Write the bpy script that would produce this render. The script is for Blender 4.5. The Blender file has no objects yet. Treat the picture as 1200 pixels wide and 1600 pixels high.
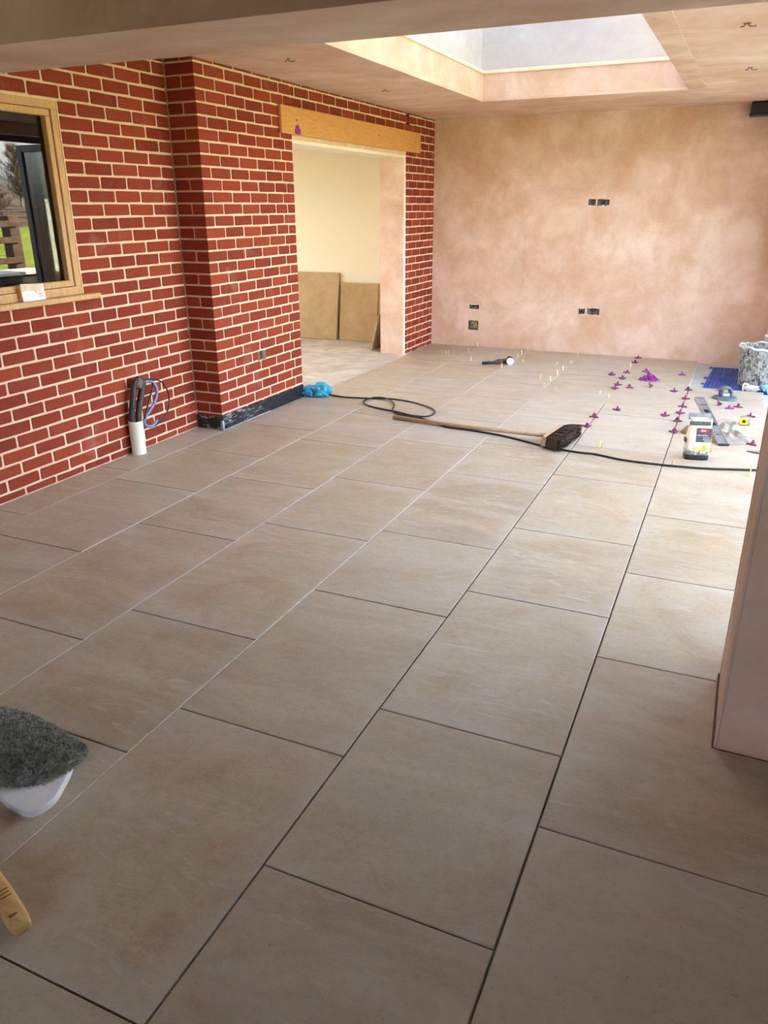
import bpy, bmesh, math, random
from mathutils import Vector, Matrix, noise
random.seed(7)
S = bpy.context.scene
COL = S.collection

# ------------------------------------------------------------------ camera
def rad(a): return math.radians(a)
yaw, pitch, roll = rad(-24.5377), rad(-21.5487), rad(-0.2996)
fw = Vector((math.sin(yaw)*math.cos(pitch), math.cos(yaw)*math.cos(pitch), math.sin(pitch)))
rt = Vector((math.cos(yaw), -math.sin(yaw), 0)); up = rt.cross(fw)
c_, s_ = math.cos(roll), math.sin(roll)
rr, uu = c_*rt + s_*up, -s_*rt + c_*up
cam = bpy.data.cameras.new('camera'); cam.sensor_fit = 'HORIZONTAL'; cam.sensor_width = 36.0
cam.lens = 36.0*1206.86/1200.0; cam.clip_start = 0.05; cam.clip_end = 1000
co = bpy.data.objects.new('camera', cam); COL.objects.link(co)
m = Matrix((rr, uu, -fw)).transposed().to_4x4(); m.translation = Vector((3.5764, -4.5073, 1.5152))
co.matrix_world = m; S.camera = co

# ------------------------------------------------------------------ sky, sun, exposure
W = bpy.data.worlds.new('sky'); S.world = W; W.use_nodes = True
wn, wl = W.node_tree.nodes, W.node_tree.links
bg = wn['Background']; sky = wn.new('ShaderNodeTexSky'); sky.sky_type = 'NISHITA'
sky.sun_disc = False; sky.sun_elevation = rad(42); sky.sun_rotation = rad(290)
sky.dust_density = 3.0; sky.air_density = 1.0; sky.ozone_density = 1.0
hs = wn.new('ShaderNodeHueSaturation'); hs.inputs['Saturation'].default_value = 0.62
wl.new(sky.outputs[0], hs.inputs['Color']); wl.new(hs.outputs[0], bg.inputs['Color'])
bg.inputs['Strength'].default_value = 0.42
sun = bpy.data.lights.new('sun_offscreen', 'SUN'); sun.energy = 9.0; sun.angle = rad(0.53); sun.color = (1.0, 0.88, 0.70)
so = bpy.data.objects.new('sun_offscreen', sun); COL.objects.link(so)
el = rad(42); d = Vector((0.93*math.cos(el), -0.37*math.cos(el), -math.sin(el)))
so.rotation_euler = d.to_track_quat('-Z', 'Y').to_euler(); so.location = (-20, 8, 20)
vs = S.view_settings; vs.view_transform = 'Standard'; vs.look = 'None'; vs.gamma = 1.0; vs.use_curve_mapping = False
vs.exposure = 3.10
S.cycles.use_denoising = True
S.cycles.max_bounces = 14; S.cycles.diffuse_bounces = 8; S.cycles.glossy_bounces = 4
S.cycles.transparent_max_bounces = 12; S.cycles.sample_clamp_indirect = 12.0

# ------------------------------------------------------------------ materials
def s2l(c): return tuple(((x/255)/12.92 if x/255 <= .04045 else ((x/255+.055)/1.055)**2.4) for x in c) + (1,)
class NT:
    def __init__(s, name):
        s.m = bpy.data.materials.new(name); s.m.use_nodes = True
        s.n, s.l = s.m.node_tree.nodes, s.m.node_tree.links; s.b = s.n['Principled BSDF']; s.x = -300
    def add(s, t, **k):
        n = s.n.new(t); s.x -= 40; n.location = (s.x, 0)
        for a, v in k.items(): setattr(n, a, v)
        return n
    def set(s, sock, v):
        if hasattr(v, 'links') or isinstance(v, bpy.types.NodeSocket): s.l.new(v, sock)
        else: sock.default_value = v
    def pos(s, kind='world', scale=(1, 1, 1), jitter=0):
        if kind == 'world': o = s.add('ShaderNodeNewGeometry').outputs['Position']
        else: o = s.add('ShaderNodeTexCoord').outputs['Object']
        mp = s.add('ShaderNodeMapping'); mp.inputs['Scale'].default_value = scale; s.l.new(o, mp.inputs['Vector'])
        if jitter:
            r = s.add('ShaderNodeObjectInfo').outputs['Random']
            mu = s.math('MULTIPLY', r, jitter); cx = s.add('ShaderNodeCombineXYZ')
            for i in range(3): s.l.new(mu, cx.inputs[i])
            s.l.new(cx.outputs[0], mp.inputs['Location'])
        return mp.outputs[0]
    def noise(s, vec, scale, detail=4, rough=.55, dist=0):
        n = s.add('ShaderNodeTexNoise'); s.l.new(vec, n.inputs['Vector'])
        n.inputs['Scale'].default_value = scale; n.inputs['Detail'].default_value = detail
        n.inputs['Roughness'].default_value = rough; n.inputs['Distortion'].default_value = dist
        return n.outputs['Fac']
    def ramp(s, f, a, b, v0=0., v1=1.):
        n = s.add('ShaderNodeMapRange'); s.set(n.inputs[0], f)
        n.inputs[1].default_value = a; n.inputs[2].default_value = b; n.inputs[3].default_value = v0; n.inputs[4].default_value = v1
        return n.outputs[0]
    def math(s, op, a, b=0.):
        n = s.add('ShaderNodeMath', operation=op); s.set(n.inputs[0], a); s.set(n.inputs[1], b); return n.outputs[0]
    def mix(s, f, a, b, mode='MIX'):
        n = s.add('ShaderNodeMix', data_type='RGBA', blend_type=mode)
        s.set(n.inputs[0], f); s.set(n.inputs[6], a); s.set(n.inputs[7], b); return n.outputs[2]
    def bump(s, h, strength=.3, dist=.01):
        n = s.add('ShaderNodeBump'); n.inputs['Strength'].default_value = strength; n.inputs['Distance'].default_value = dist
        s.l.new(h, n.inputs['Height']); s.l.new(n.outputs[0], s.b.inputs['Normal'])
    def out(s, color=None, rough=None, metal=None, spec=None):
        if color is not None: s.set(s.b.inputs['Base Color'], color)
        if rough is not None: s.set(s.b.inputs['Roughness'], rough)
        if metal is not None: s.b.inputs['Metallic'].default_value = metal
        if spec is not None: s.b.inputs['Specular IOR Level'].default_value = spec
        return s.m

def simple(name, c1, c2=None, scale=20, rough=.6, metal=0, bump=.1, spec=.5, jitter=5):
    t = NT(name); v = t.pos('object', jitter=jitter)
    n = t.noise(v, scale); c2 = c2 or tuple(min(255, x*1.15+4) for x in c1)
    col = t.mix(t.ramp(n, .35, .65), s2l(c1), s2l(c2))
    if bump: t.bump(t.noise(v, scale*2.5), bump, .004)
    return t.out(col, rough, metal, spec)

def brick_mat():
    t = NT('red_brick'); v = t.pos('world'); r = t.add('ShaderNodeObjectInfo').outputs['Random']
    a = t.mix(r, (0.20, 0.023, 0.007, 1), (0.32, 0.050, 0.017, 1))
    a = t.mix(t.ramp(t.noise(v, 14), .4, .75, 0, .45), a, (0.22, 0.06, 0.045, 1))
    a = t.mix(t.ramp(t.noise(v, 90, 3), .3, .7, 0, .35), a, (0.14, 0.018, 0.010, 1))
    a = t.mix(t.ramp(t.noise(v, 3.2, 5, .6), .60, .78, 0, .28), a, (0.50, 0.33, 0.27, 1))   # lime haze
    a = t.mix(t.ramp(t.noise(v, 120, 2), .74, .80, 0, .5), a, (0.70, 0.52, 0.42, 1))          # mortar crumbs
    t.bump(t.noise(v, 110, 5), .5, .003)
    return t.out(a, .8, 0, .25)
def mortar_mat():
    t = NT('mortar'); v = t.pos('world')
    a = t.mix(t.ramp(t.noise(v, 9, 5), .3, .7), (0.64, 0.45, 0.30, 1), (0.77, 0.59, 0.43, 1))
    a = t.mix(t.ramp(t.noise(v, 60, 3), .55, .8, 0, .3), a, (0.54, 0.37, 0.25, 1))
    t.bump(t.noise(v, 160, 5), .6, .004)
    return t.out(a, .95, 0, .1)
def plaster_mat(name, c1, c2, c3, streak=(1, 1, 1), amt=.6, scale=1.6, rough=.75):
    t = NT(name); v = t.pos('world'); vs_ = t.pos('world', streak)
    a = t.mix(t.ramp(t.noise(v, scale, 6, .62, .4), .36, .66), c1, c2)
    a = t.mix(t.ramp(t.noise(vs_, scale*1.5, 5, .6, .35), .46, .76, 0, amt), a, c3)
    a = t.mix(t.ramp(t.noise(v, 9, 4, .6, .5), .54, .74, 0, .30), a, c2)
    t.bump(t.noise(vs_, 9, 4), .08, .01)
    return t.out(a, rough, 0, .25)
def tile_mat():
    t = NT('limestone_tile'); v = t.pos('world', jitter=40); st = t.pos('world', (1, 3.2, 1), jitter=40)
    r = t.add('ShaderNodeObjectInfo').outputs['Random']
    a = t.mix(r, (0.379, 0.310, 0.208, 1), (0.455, 0.397, 0.287, 1))
    a = t.mix(t.ramp(t.noise(st, 1.7, 6, .62, .7), .42, .62), a, (0.483, 0.417, 0.302, 1))
    a = t.mix(t.ramp(t.noise(v, 2.6, 7, .7, 1.0), .48, .68, 0, .70), a, (0.379, 0.266, 0.148, 1))
    a = t.mix(t.ramp(t.noise(v, 34, 6, .78), .48, .70, 0, .42), a, (0.291, 0.231, 0.159, 1))
    a = t.mix(t.ramp(t.noise(v, 190, 4, .7), .54, .72, 0, .55), a, (0.55, 0.46, 0.38, 1))
    a = t.mix(t.ramp(t.noise(v, 70, 2, .5), .72, .77, 0, .45), a, (0.15, 0.11, 0.085, 1))      # fossil pits
    # dried grout haze: swirls and a film along the tile edges
    sw = t.math('MULTIPLY', t.ramp(t.noise(st, 3.4, 7, .68, 2.6), .52, .66, 0, .55), t.ramp(t.noise(v, 1.1, 3), .42, .60))
    g = t.add('ShaderNodeTexCoord').outputs['Generated']; sp = t.add('ShaderNodeSeparateXYZ'); t.l.new(g, sp.inputs[0])
    def edge(o): return t.math('ABSOLUTE', t.math('SUBTRACT', o, .5))
    e = t.math('MAXIMUM', edge(sp.outputs[0]), edge(sp.outputs[1]))
    ef = t.math('MULTIPLY', t.ramp(e, .36, .5, 0, .9), t.ramp(t.noise(v, 2.6, 5, .65), .40, .68))
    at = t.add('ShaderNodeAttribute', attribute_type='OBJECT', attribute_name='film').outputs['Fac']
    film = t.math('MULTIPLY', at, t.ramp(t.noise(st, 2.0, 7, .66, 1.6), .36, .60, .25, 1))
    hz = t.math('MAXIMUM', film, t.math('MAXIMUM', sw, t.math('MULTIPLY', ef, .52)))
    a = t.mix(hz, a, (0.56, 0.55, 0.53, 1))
    # thin pale veins
    vn = t.math('ABSOLUTE', t.math('SUBTRACT', t.noise(v, 1.1, 3, .5, 1.5), .5))
    a = t.mix(t.ramp(vn, .0, .004, .10, 0), a, (0.62, 0.54, 0.45, 1))
    t.bump(t.noise(v, 45, 6, .65), .2, .004)
    ro = t.ramp(t.noise(v, 4, 4), .3, .7, .36, .55)
    return t.out(a, ro, 0, .42)
def wood_mat(name, c1, c2, stretch, rough=.6):
    t = NT(name); v = t.pos('object', stretch)
    n = t.noise(v, 6, 6, .65, .6)
    a = t.mix(t.ramp(n, .3, .7), s2l(c1), s2l(c2))
    a = t.mix(t.ramp(t.noise(v, 22, 4), .55, .8, 0, .35), a, s2l(tuple(x*.72 for x in c1)))
    t.bump(n, .15, .003)
    return t.out(a, rough, 0, .3)
def glass_mat(name, base=.10, tint=(1, 1, 1, 1), k=1.0):
    t = NT(name); t.n.remove(t.b)
    tr = t.add('ShaderNodeBsdfTransparent'); tr.inputs[0].default_value = tint
    gl = t.add('ShaderNodeBsdfGlossy'); gl.inputs['Roughness'].default_value = 0.0
    fr = t.add('ShaderNodeFresnel'); t.l.new(t.ramp(t.add('ShaderNodeNewGeometry').outputs['Backfacing'], 0, 1, 1.5, 1/1.5), fr.inputs[0])
    f = t.math('ADD', t.math('MULTIPLY', fr.outputs[0], k), base); cl = t.math('MINIMUM', f, 1.)
    mx = t.add('ShaderNodeMixShader'); t.l.new(cl, mx.inputs[0]); t.l.new(tr.outputs[0], mx.inputs[1]); t.l.new(gl.outputs[0], mx.inputs[2])
    t.l.new(mx.outputs[0], t.n['Material Output'].inputs[0]); return t.m

BRICK, MORTAR, TILE = brick_mat(), mortar_mat(), tile_mat()
PL_BACK = plaster_mat('pink_plaster', (0.60, 0.39, 0.27, 1), (0.78, 0.60, 0.49, 1), (0.56, 0.33, 0.20, 1), (1.25, 1, 1.0), .7, 2.3)
PL_CEIL = plaster_mat('ceiling_plaster', (0.60, 0.39, 0.27, 1), (0.78, 0.60, 0.49, 1), (0.56, 0.33, 0.20, 1), (.7, 2.2, 1), .6)
PL_JAMB = plaster_mat('jamb_plaster', (0.60, 0.39, 0.27, 1), (0.78, 0.60, 0.49, 1), (0.56, 0.33, 0.20, 1), (1, 1, .6), .45, 3)
PL_BEAM = plaster_mat('beam_plaster', (0.60, 0.39, 0.27, 1), (0.78, 0.60, 0.49, 1), (0.56, 0.33, 0.20, 1), (.6, 2, 1), .5)
PL_SHAFT = plaster_mat('shaft_plaster', (0.60, 0.39, 0.27, 1), (0.78, 0.60, 0.49, 1), (0.56, 0.33, 0.20, 1), (1, 1, .6), .45, 2.4)
PL_SHAFT_HI = plaster_mat('upper_shaft_plaster', (0.52, 0.49, 0.47, 1), (0.60, 0.58, 0.56, 1), (0.46, 0.36, 0.29, 1), (.6, 1, 1.6), .35, 2.8)
CREAM = plaster_mat('cream_paint', (0.80, 0.74, 0.57, 1), (0.82, 0.76, 0.59, 1), (0.79, 0.73, 0.56, 1), (1, 1, 1), .2, 1.2)
WHITEWALL = plaster_mat('pale_plaster', (0.62, 0.50, 0.42, 1), (0.68, 0.56, 0.48, 1), (0.58, 0.44, 0.35, 1))
CONCRETE = plaster_mat('rough_screed', (0.46, 0.41, 0.35, 1), (0.66, 0.61, 0.54, 1), (0.32, 0.27, 0.21, 1), (1, 3, 1), .5, 3.5, .9)
ADHES = plaster_mat('tile_adhesive', (0.46, 0.47, 0.47, 1), (0.56, 0.57, 0.57, 1), (0.40, 0.41, 0.42, 1), (1, 4, 1), .4, 6, .8)
OAK = wood_mat('oak_board', (196, 140, 78), (214, 162, 98), (14, 1.2, 14))
FRAMEWOOD = wood_mat('window_oak', (190, 148, 100), (210, 172, 124), (9, 9, 2))
BROOMWOOD = wood_mat('broom_wood', (165, 140, 108), (196, 172, 138), (2, 10, 10))
HANDLEWOOD = wood_mat('hammer_wood', (188, 150, 92), (214, 180, 122), (2, 16, 16))
GALV = simple('galvanised_steel', (120, 120, 122), (165, 165, 168), 60, .45, .8, .2)
DARK = simple('dark_finish', (30, 26, 24), (60, 52, 46), 60, .9, 0, .3)
BLACK = simple('black_plastic', (18, 18, 20), (30, 30, 32), 30, .35, 0, .05)
BLACKRUB = simple('black_rubber', (24, 24, 25), (42, 42, 42), 40, .6, 0, .2)
MAGENTA = simple('magenta_plastic', (128, 26, 122), (156, 52, 150), 30, .4, 0, 0)
PLUM = simple('plum_plastic', (92, 30, 66), (128, 58, 92), 30, .42, 0, 0)
PEG = simple('cream_plastic', (226, 196, 130), (238, 214, 160), 30, .5, 0, 0)
WHITEPVC = simple('white_pvc', (222, 224, 206), (232, 234, 220), 8, .4, 0, .02)
STONEEDGE = simple('sawn_stone', (150, 128, 98), (172, 150, 120), 18, .8, 0, .2)
STONE = plaster_mat('sandy_slab', (0.40, 0.27, 0.13, 1), (0.48, 0.34, 0.18, 1), (0.52, 0.41, 0.25, 1), (1, 1, 1), .35, 5, .8)
GREYALU = simple('grey_aluminium', (84, 86, 88), (98, 100, 102), 20, .45, .2, .02)
ALU = simple('brushed_aluminium', (150, 152, 158), (182, 184, 190), 40, .4, .75, .1)
WHITE = simple('white_card', (226, 228, 232), (238, 239, 241), 20, .55, 0, .02)

# ------------------------------------------------------------------ mesh helpers
def mesh(name, vs_, fs, smooth=False):
    me = bpy.data.meshes.new(name); me.from_pydata([tuple(v) for v in vs_], [], fs); me.update()
    if smooth: me.polygons.foreach_set('use_smooth', [True]*len(me.polygons))
    return me
def link(name, me, mat=None, parent=None, label=None, cat=None, group=None, kind=None, loc=None, rot=None):
    if me is not None and mat is not None and not me.materials:
        for q in (mat if isinstance(mat, (list, tuple)) else [mat]): me.materials.append(q)
    o = bpy.data.objects.new(name, me); COL.objects.link(o)
    if parent: o.parent = parent
    if loc is not None: o.location = loc
    if rot is not None: o.rotation_euler = rot
    if label: o['label'] = label
    if cat: o['category'] = cat
    if group: o['group'] = group
    if kind: o['kind'] = kind
    return o
def thing(name, label, cat, loc=(0, 0, 0), rz=0, group=None):
    return link(name, None, None, None, label, cat, group, None, loc, (0, 0, rz))
def struct(name, me, mat, label=None, parent=None):
    return link(name, me, mat, parent, label, kind='structure' if parent is None else None)
class B:
    """collects shapes into one mesh"""
    def __init__(s): s.v, s.f, s.mi = [], [], []
    def add(s, vs_, fs, mi=0):
        o = len(s.v); s.v += [Vector(v) for v in vs_]; s.f += [tuple(i+o for i in f) for f in fs]; s.mi += [mi]*len(fs); return s
    def box(s, a, b, mi=0):
        (x0, y0, z0), (x1, y1, z1) = a, b
        return s.add([(x0,y0,z0),(x1,y0,z0),(x1,y1,z0),(x0,y1,z0),(x0,y0,z1),(x1,y0,z1),(x1,y1,z1),(x0,y1,z1)],
                     [(0,3,2,1),(4,5,6,7),(0,1,5,4),(1,2,6,5),(2,3,7,6),(3,0,4,7)], mi)
    def bbox(s, a, b, r=.004, seg=1, mi=0, M=None):
        bm = bmesh.new(); bmesh.ops.create_cube(bm, size=1)
        for v in bm.verts: v.co = Vector((a[i]+(b[i]-a[i])*(v.co[i]+.5) for i in range(3)))
        bmesh.ops.bevel(bm, geom=bm.edges[:], offset=r, segments=seg, affect='EDGES', profile=.5)
        if M: bm.transform(M)
        bm.verts.index_update(); s.add([v.co.copy() for v in bm.verts], [tuple(v.index for v in f.verts) for f in bm.faces], mi); bm.free(); return s
    def tube(s, pts, r, n=8, mi=0, cap=True, smooth=4):
        P = [Vector(p) for p in pts]
        if smooth and len(P) > 2: P = spline(P, smooth)
        rs = r if isinstance(r, (list, tuple)) else None
        rings = []; o = len(s.v); nrm = None
        for i, p in enumerate(P):
            t = (P[min(i+1, len(P)-1)]-P[max(i-1, 0)]).normalized()
            if nrm is None:
                nrm = t.orthogonal().normalized()
            nrm = (nrm - t*nrm.dot(t)).normalized(); bn = t.cross(nrm)
            k = i/(len(P)-1); rad_ = r if rs is None else rs[min(int(k*(len(rs)-1)), len(rs)-2)]*(1-(k*(len(rs)-1)-min(int(k*(len(rs)-1)), len(rs)-2))) + rs[min(int(k*(len(rs)-1)), len(rs)-2)+1]*(k*(len(rs)-1)-min(int(k*(len(rs)-1)), len(rs)-2))
            s.v += [p + (nrm*math.cos(a)+bn*math.sin(a))*rad_ for a in [2*math.pi*j/n for j in range(n)]]
        for i in range(len(P)-1):
            for j in range(n):
                a, b = o+i*n+j, o+i*n+(j+1) % n
                s.f.append((a, b, b+n, a+n)); s.mi.append(mi)
        if cap:
            s.f.append(tuple(o+j for j in reversed(range(n)))); s.mi.append(mi)
            e = o+(len(P)-1)*n; s.f.append(tuple(e+j for j in range(n))); s.mi.append(mi)
        return s
    def lathe(s, prof, n=24, c=(0, 0, 0), mi=0, capb=False, capt=False):
        o = len(s.v); c = Vector(c)
        for r, z in prof: s.v += [c+Vector((r*math.cos(2*math.pi*j/n), r*math.sin(2*math.pi*j/n), z)) for j in range(n)]
        for i in range(len(prof)-1):
            for j in range(n):
                a, b = o+i*n+j, o+i*n+(j+1) % n; s.f.append((a, b, b+n, a+n)); s.mi.append(mi)
        if capb: s.f.append(tuple(o+j for j in reversed(range(n)))); s.mi.append(mi)
        if capt: s.f.append(tuple(o+(len(prof)-1)*n+j for j in range(n))); s.mi.append(mi)
        return s
    def prism(s, poly, z0, z1, bev=.0, mi=0):
        bm = bmesh.new(); vv = [bm.verts.new((x, y, z0)) for x, y in poly]; f = bm.faces.new(vv)
        if f.normal.z > 0: f.normal_flip()
        f.normal_update()
        if f.normal.z > 0: f.normal_flip()
        r = bmesh.ops.extrude_face_region(bm, geom=[f]); tv = [e for e in r['geom'] if isinstance(e, bmesh.types.BMVert)]
        for v in tv: v.co.z = z1
        bmesh.ops.recalc_face_normals(bm, faces=bm.faces[:])
        if bev:
            te = [e for e in bm.edges if all(abs(v.co.z-z1) < 1e-6 for v in e.verts)]
            bmesh.ops.bevel(bm, geom=te, offset=bev, segments=2, affect='EDGES', profile=.6)
        bm.verts.index_update(); s.add([v.co.copy() for v in bm.verts], [tuple(v.index for v in f.verts) for f in bm.faces], mi); bm.free(); return s
    def xf(s, M): s.v = [M @ v for v in s.v]; return s
    def make(s, name='m', smooth=False):
        me = mesh(name, s.v, s.f, smooth); me.polygons.foreach_set('material_index', s.mi); return me
def spline(P, k):
    out = []
    for i in range(len(P)-1):
        a, b, c, e = P[max(i-1, 0)], P[i], P[i+1], P[min(i+2, len(P)-1)]
        for j in range(k):
            t = j/k; out.append(.5*((2*b)+(c-a)*t+(2*a-5*b+4*c-e)*t*t+(3*b-a-3*c+e)*t**3))
    return out+[P[-1]]
def boxme(a, b): return B().box(a, b).make()
def bevme(a, b, r=.004, seg=1): return B().bbox(a, b, r, seg).make()
def holed(u0, u1, v0, v1, holes, thick, fn):
    us = sorted({u0, u1, *[h[0] for h in holes], *[h[1] for h in holes]}); vv = sorted({v0, v1, *[h[2] for h in holes], *[h[3] for h in holes]})
    us = [u for u in us if u0 <= u <= u1]; vv = [v for v in vv if v0 <= v <= v1]
    def ish(i, j):
        if i < 0 or j < 0 or i >= len(us)-1 or j >= len(vv)-1: return True
        cu, cv = (us[i]+us[i+1])/2, (vv[j]+vv[j+1])/2
        return any(h[0] < cu < h[1] and h[2] < cv < h[3] for h in holes)
    b = B()
    for i in range(len(us)-1):
        for j in range(len(vv)-1):
            if ish(i, j): continue
            a0, a1, c0, c1 = us[i], us[i+1], vv[j], vv[j+1]
            q = lambda u, v, n: fn(u, v, n)
            b.add([q(a0,c0,0),q(a1,c0,0),q(a1,c1,0),q(a0,c1,0)], [(0,1,2,3)])
            b.add([q(a0,c0,-thick),q(a0,c1,-thick),q(a1,c1,-thick),q(a1,c0,-thick)], [(0,1,2,3)])
            if ish(i-1, j): b.add([q(a0,c0,0),q(a0,c1,0),q(a0,c1,-thick),q(a0,c0,-thick)], [(0,1,2,3)])
            if ish(i+1, j): b.add([q(a1,c0,0),q(a1,c0,-thick),q(a1,c1,-thick),q(a1,c1,0)], [(0,1,2,3)])
            if ish(i, j-1): b.add([q(a0,c0,0),q(a0,c0,-thick),q(a1,c0,-thick),q(a1,c0,0)], [(0,1,2,3)])
            if ish(i, j+1): b.add([q(a0,c1,0),q(a1,c1,0),q(a1,c1,-thick),q(a0,c1,-thick)], [(0,1,2,3)])
    me = b.make(); bm = bmesh.new(); bm.from_mesh(me); bmesh.ops.remove_doubles(bm, verts=bm.verts[:], dist=1e-5)
    bmesh.ops.recalc_face_normals(bm, faces=bm.faces[:]); bm.to_mesh(me); bm.free(); return me

ZC = 2.39                     # ceiling
D = 0.228                     # pilaster projection
H0 = 0.1183 - 0.075*2         # joint level of course 0 (below floor)
YB = 4.21                     # back wall

# ------------------------------------------------------------------ floor and tiles
floor = struct('floor', B().box((-.05, -7.4, -.14), (6.2, 4.4, -.020)).make(), ADHES, 'cement screed under the stone floor tiles')
SL = -.0094
rowsX = [0.012, .250, .862, 1.463, 2.062, 2.662, 3.254, 3.862, 4.47]
rowsY = [[-2.39, -1.807, -1.0, -.012],
         [-3.8, -2.95, -2.054, -1.152, -.445, .25, 1.02, 1.858, 2.82, 3.585, 4.2],
         [-4.3, -3.5, -2.667, -1.654, -.85, .036, .84, 1.68, 2.40, 3.32, 4.2],
         [-4.0, -3.11, -2.407, -1.4, -.61, .286, .995, 1.99, 2.69, 3.45, 4.2],
         [-4.65, -3.755, -2.867, -1.956, -1.253, -.257, .45, 1.27, 2.27, 3.08, 4.2],
         [-5.0, -4.2, -3.308, -2.61, -1.7075, -.953, -.043, .640, 1.58, 2.70, 3.37, 4.2],
         [-4.7, -3.8, -2.91, -2.01, -1.259, -.503, .42, 1.22, 2.03, 2.865],
         [-4.2, -3.3, -2.38]]
G = .0028
for k, ys in enumerate(rowsY):
    for i in range(len(ys)-1):
        y0, y1 = ys[i]+G, ys[i+1]-G
        def X(xe, y): return xe + SL*y
        xa, xb = rowsX[k]+G, rowsX[k+1]-G
        def P(x, y): return (X(x, y) if x > .1 else x, y + .0085*(x-2.0))
        poly = [P(xa, y0), P(xb, y0), P(xb, y1), P(xa, y1)]
        if k == 1 and y0 > -.1:      # beside the pilaster, the doorway and the pier
            lo = .262 if 1.2 < (y0+y1)/2 < 3.3 else .236
            if y0 < .1: lo = .240
            poly[0] = (lo, poly[0][1]); poly[3] = (lo, poly[3][1])
        if k == 6 and abs(ys[i]+2.91) < .01:      # notched round the wall end
            poly = [P(xa, y0), P(xb, y0), (poly[1][0], -2.376), (3.680, -2.376), (3.680, poly[2][1]-.0), P(xa, y1)]
        if k == 6 and abs(ys[i]+2.01) < .01:
            poly = [P(xa, y0), (3.680, poly[1][1]), (3.680, -1.935), (poly[2][0], -1.935), P(xb, y1), P(xa, y1)]
        cx, cy = sum(p[0] for p in poly)/len(poly), sum(p[1] for p in poly)/len(poly)
        dz = random.uniform(-.0008, .0006)
        b = B().prism([(x-cx, y-cy) for x, y in poly], -.021, 0, .0032)
        o = link('tile', b.make(), TILE, floor, loc=(cx, cy, dz))
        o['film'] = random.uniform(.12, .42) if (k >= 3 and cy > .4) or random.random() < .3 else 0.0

# thin pale strips laid along one side of the long joints
JOINT_PALE = simple('pale_joint', (206, 200, 188), (226, 221, 212), 30, .9, 0, .2)
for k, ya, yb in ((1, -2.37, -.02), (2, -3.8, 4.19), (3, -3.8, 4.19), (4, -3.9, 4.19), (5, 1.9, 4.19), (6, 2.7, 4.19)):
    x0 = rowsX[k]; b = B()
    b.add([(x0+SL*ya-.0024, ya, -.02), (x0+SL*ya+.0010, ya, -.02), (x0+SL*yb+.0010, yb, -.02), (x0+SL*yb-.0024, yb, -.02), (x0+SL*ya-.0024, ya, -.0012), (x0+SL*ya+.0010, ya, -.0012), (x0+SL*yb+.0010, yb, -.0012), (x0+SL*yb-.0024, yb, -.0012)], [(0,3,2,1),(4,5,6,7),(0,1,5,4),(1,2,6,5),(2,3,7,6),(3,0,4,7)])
    link('joint_strip', b.make(), JOINT_PALE, floor)

# ------------------------------------------------------------------ brickwork
_bc = {}
def brick_mesh(w, h, var):
    key = (round(w, 3), round(h, 3), var)
    if key in _bc: return _bc[key]
    rnd = random.Random(hash(key) & 0xffff)
    def ring(ins, y, jit):
        x0, x1, z0, z1 = ins, w-ins, ins, h-ins; c = min(.006, w/4, h/4)
        pts = [(x0+c, z0), (w*.5, z0), (x1-c, z0), (x1, z0+c), (x1, z1-c), (x1-c, z1), (w*.5, z1), (x0+c, z1), (x0, z1-c), (x0, z0+c)]
        return [(px+jx, y, pz+jz) for (px, pz), (jx, jz) in zip(pts, jit)]
    jit = [(rnd.uniform(-.0018, .0018), rnd.uniform(-.0016, .0016)) for _ in range(10)]
    v = ring(0, .03, jit)+ring(0, .003, jit)+ring(.003, 0, jit); n = 10
    f = [tuple(range(20, 30))]
    for a in (0, 10): f += [(a+j, a+(j+1) % n, a+10+(j+1) % n, a+10+j) for j in range(n)]
    me = mesh('brick', v, f); me.materials.append(BRICK); _bc[key] = me; return me
def courses():
    k = 0
    while True:
        z0, z1 = H0+.075*k+.0062, H0+.075*(k+1)-.0062
        if z0 >= ZC-.006: return
        yield k, max(z0, .001), min(z1, ZC-.001); k += 1
# course k: joint index 30 lies at k=2 bottom; the photograph's 'odd' course (half brick in the corner) has (k-2) odd
def lay(parent, perps, lo, hi, z0, z1, place, holes=()):
    """bricks between consecutive perpend centres, cut at lo/hi and at the holes (u0,u1,z0,z1)"""
    hc = [h for h in holes if h[2] < (z0+z1)/2 < h[3]]
    perps = [p for p in perps if not any(-.05 < h[0]-p < .0 or 0 < h[0]-p < .05 or 0 < p-h[1] < .05 for h in hc)]
    cuts = [lo] + [p for p in perps if lo+.02 < p < hi-.02] + [hi]
    for i in range(len(cuts)-1):
        a = cuts[i] + (.006 if i else .0); b = cuts[i+1] - (.006 if i < len(cuts)-2 else .0)
        segs = [(a, b)]
        for h in holes:
            if h[2] < (z0+z1)/2 < h[3]:
                ns = []
                for (p, q) in segs:
                    if q <= h[0] or p >= h[1]: ns.append((p, q)); continue
                    if p < h[0]: ns.append((p, h[0]))
                    if q > h[1]: ns.append((h[1], q))
                segs = ns
        for p, q in segs:
            if q-p < .012 or z1-z0 < .008: continue
            o = link('brick', brick_mesh(q-p, z1-z0, random.randrange(4)), None, parent)
            place(o, p, z0)
def on_x(x):
    def f(o, u, z): o.location = (x+random.uniform(-.0012, .0008), u, z+random.uniform(-.001, .001)); o.rotation_euler = (random.uniform(-.004, .004), random.uniform(-.006, .006), math.pi/2)
    return f
def on_my(y):
    def f(o, u, z): o.location = (u, y+random.uniform(-.0008, .0008), z); o.rotation_euler = (0, random.uniform(-.004, .004), 0)
    return f
WY0, WY1, WZ0, WZ1 = -1.90, -.935, 1.020, 2.068
wallL = struct('wall_left', holed(-2.38, .0, -.02, ZC, [(WY0, WY1, WZ0, WZ1)], .11, lambda u, v, n: (-.004+n, u, v)), MORTAR, 'red brick wall with pale mortar around the oak window')
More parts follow.
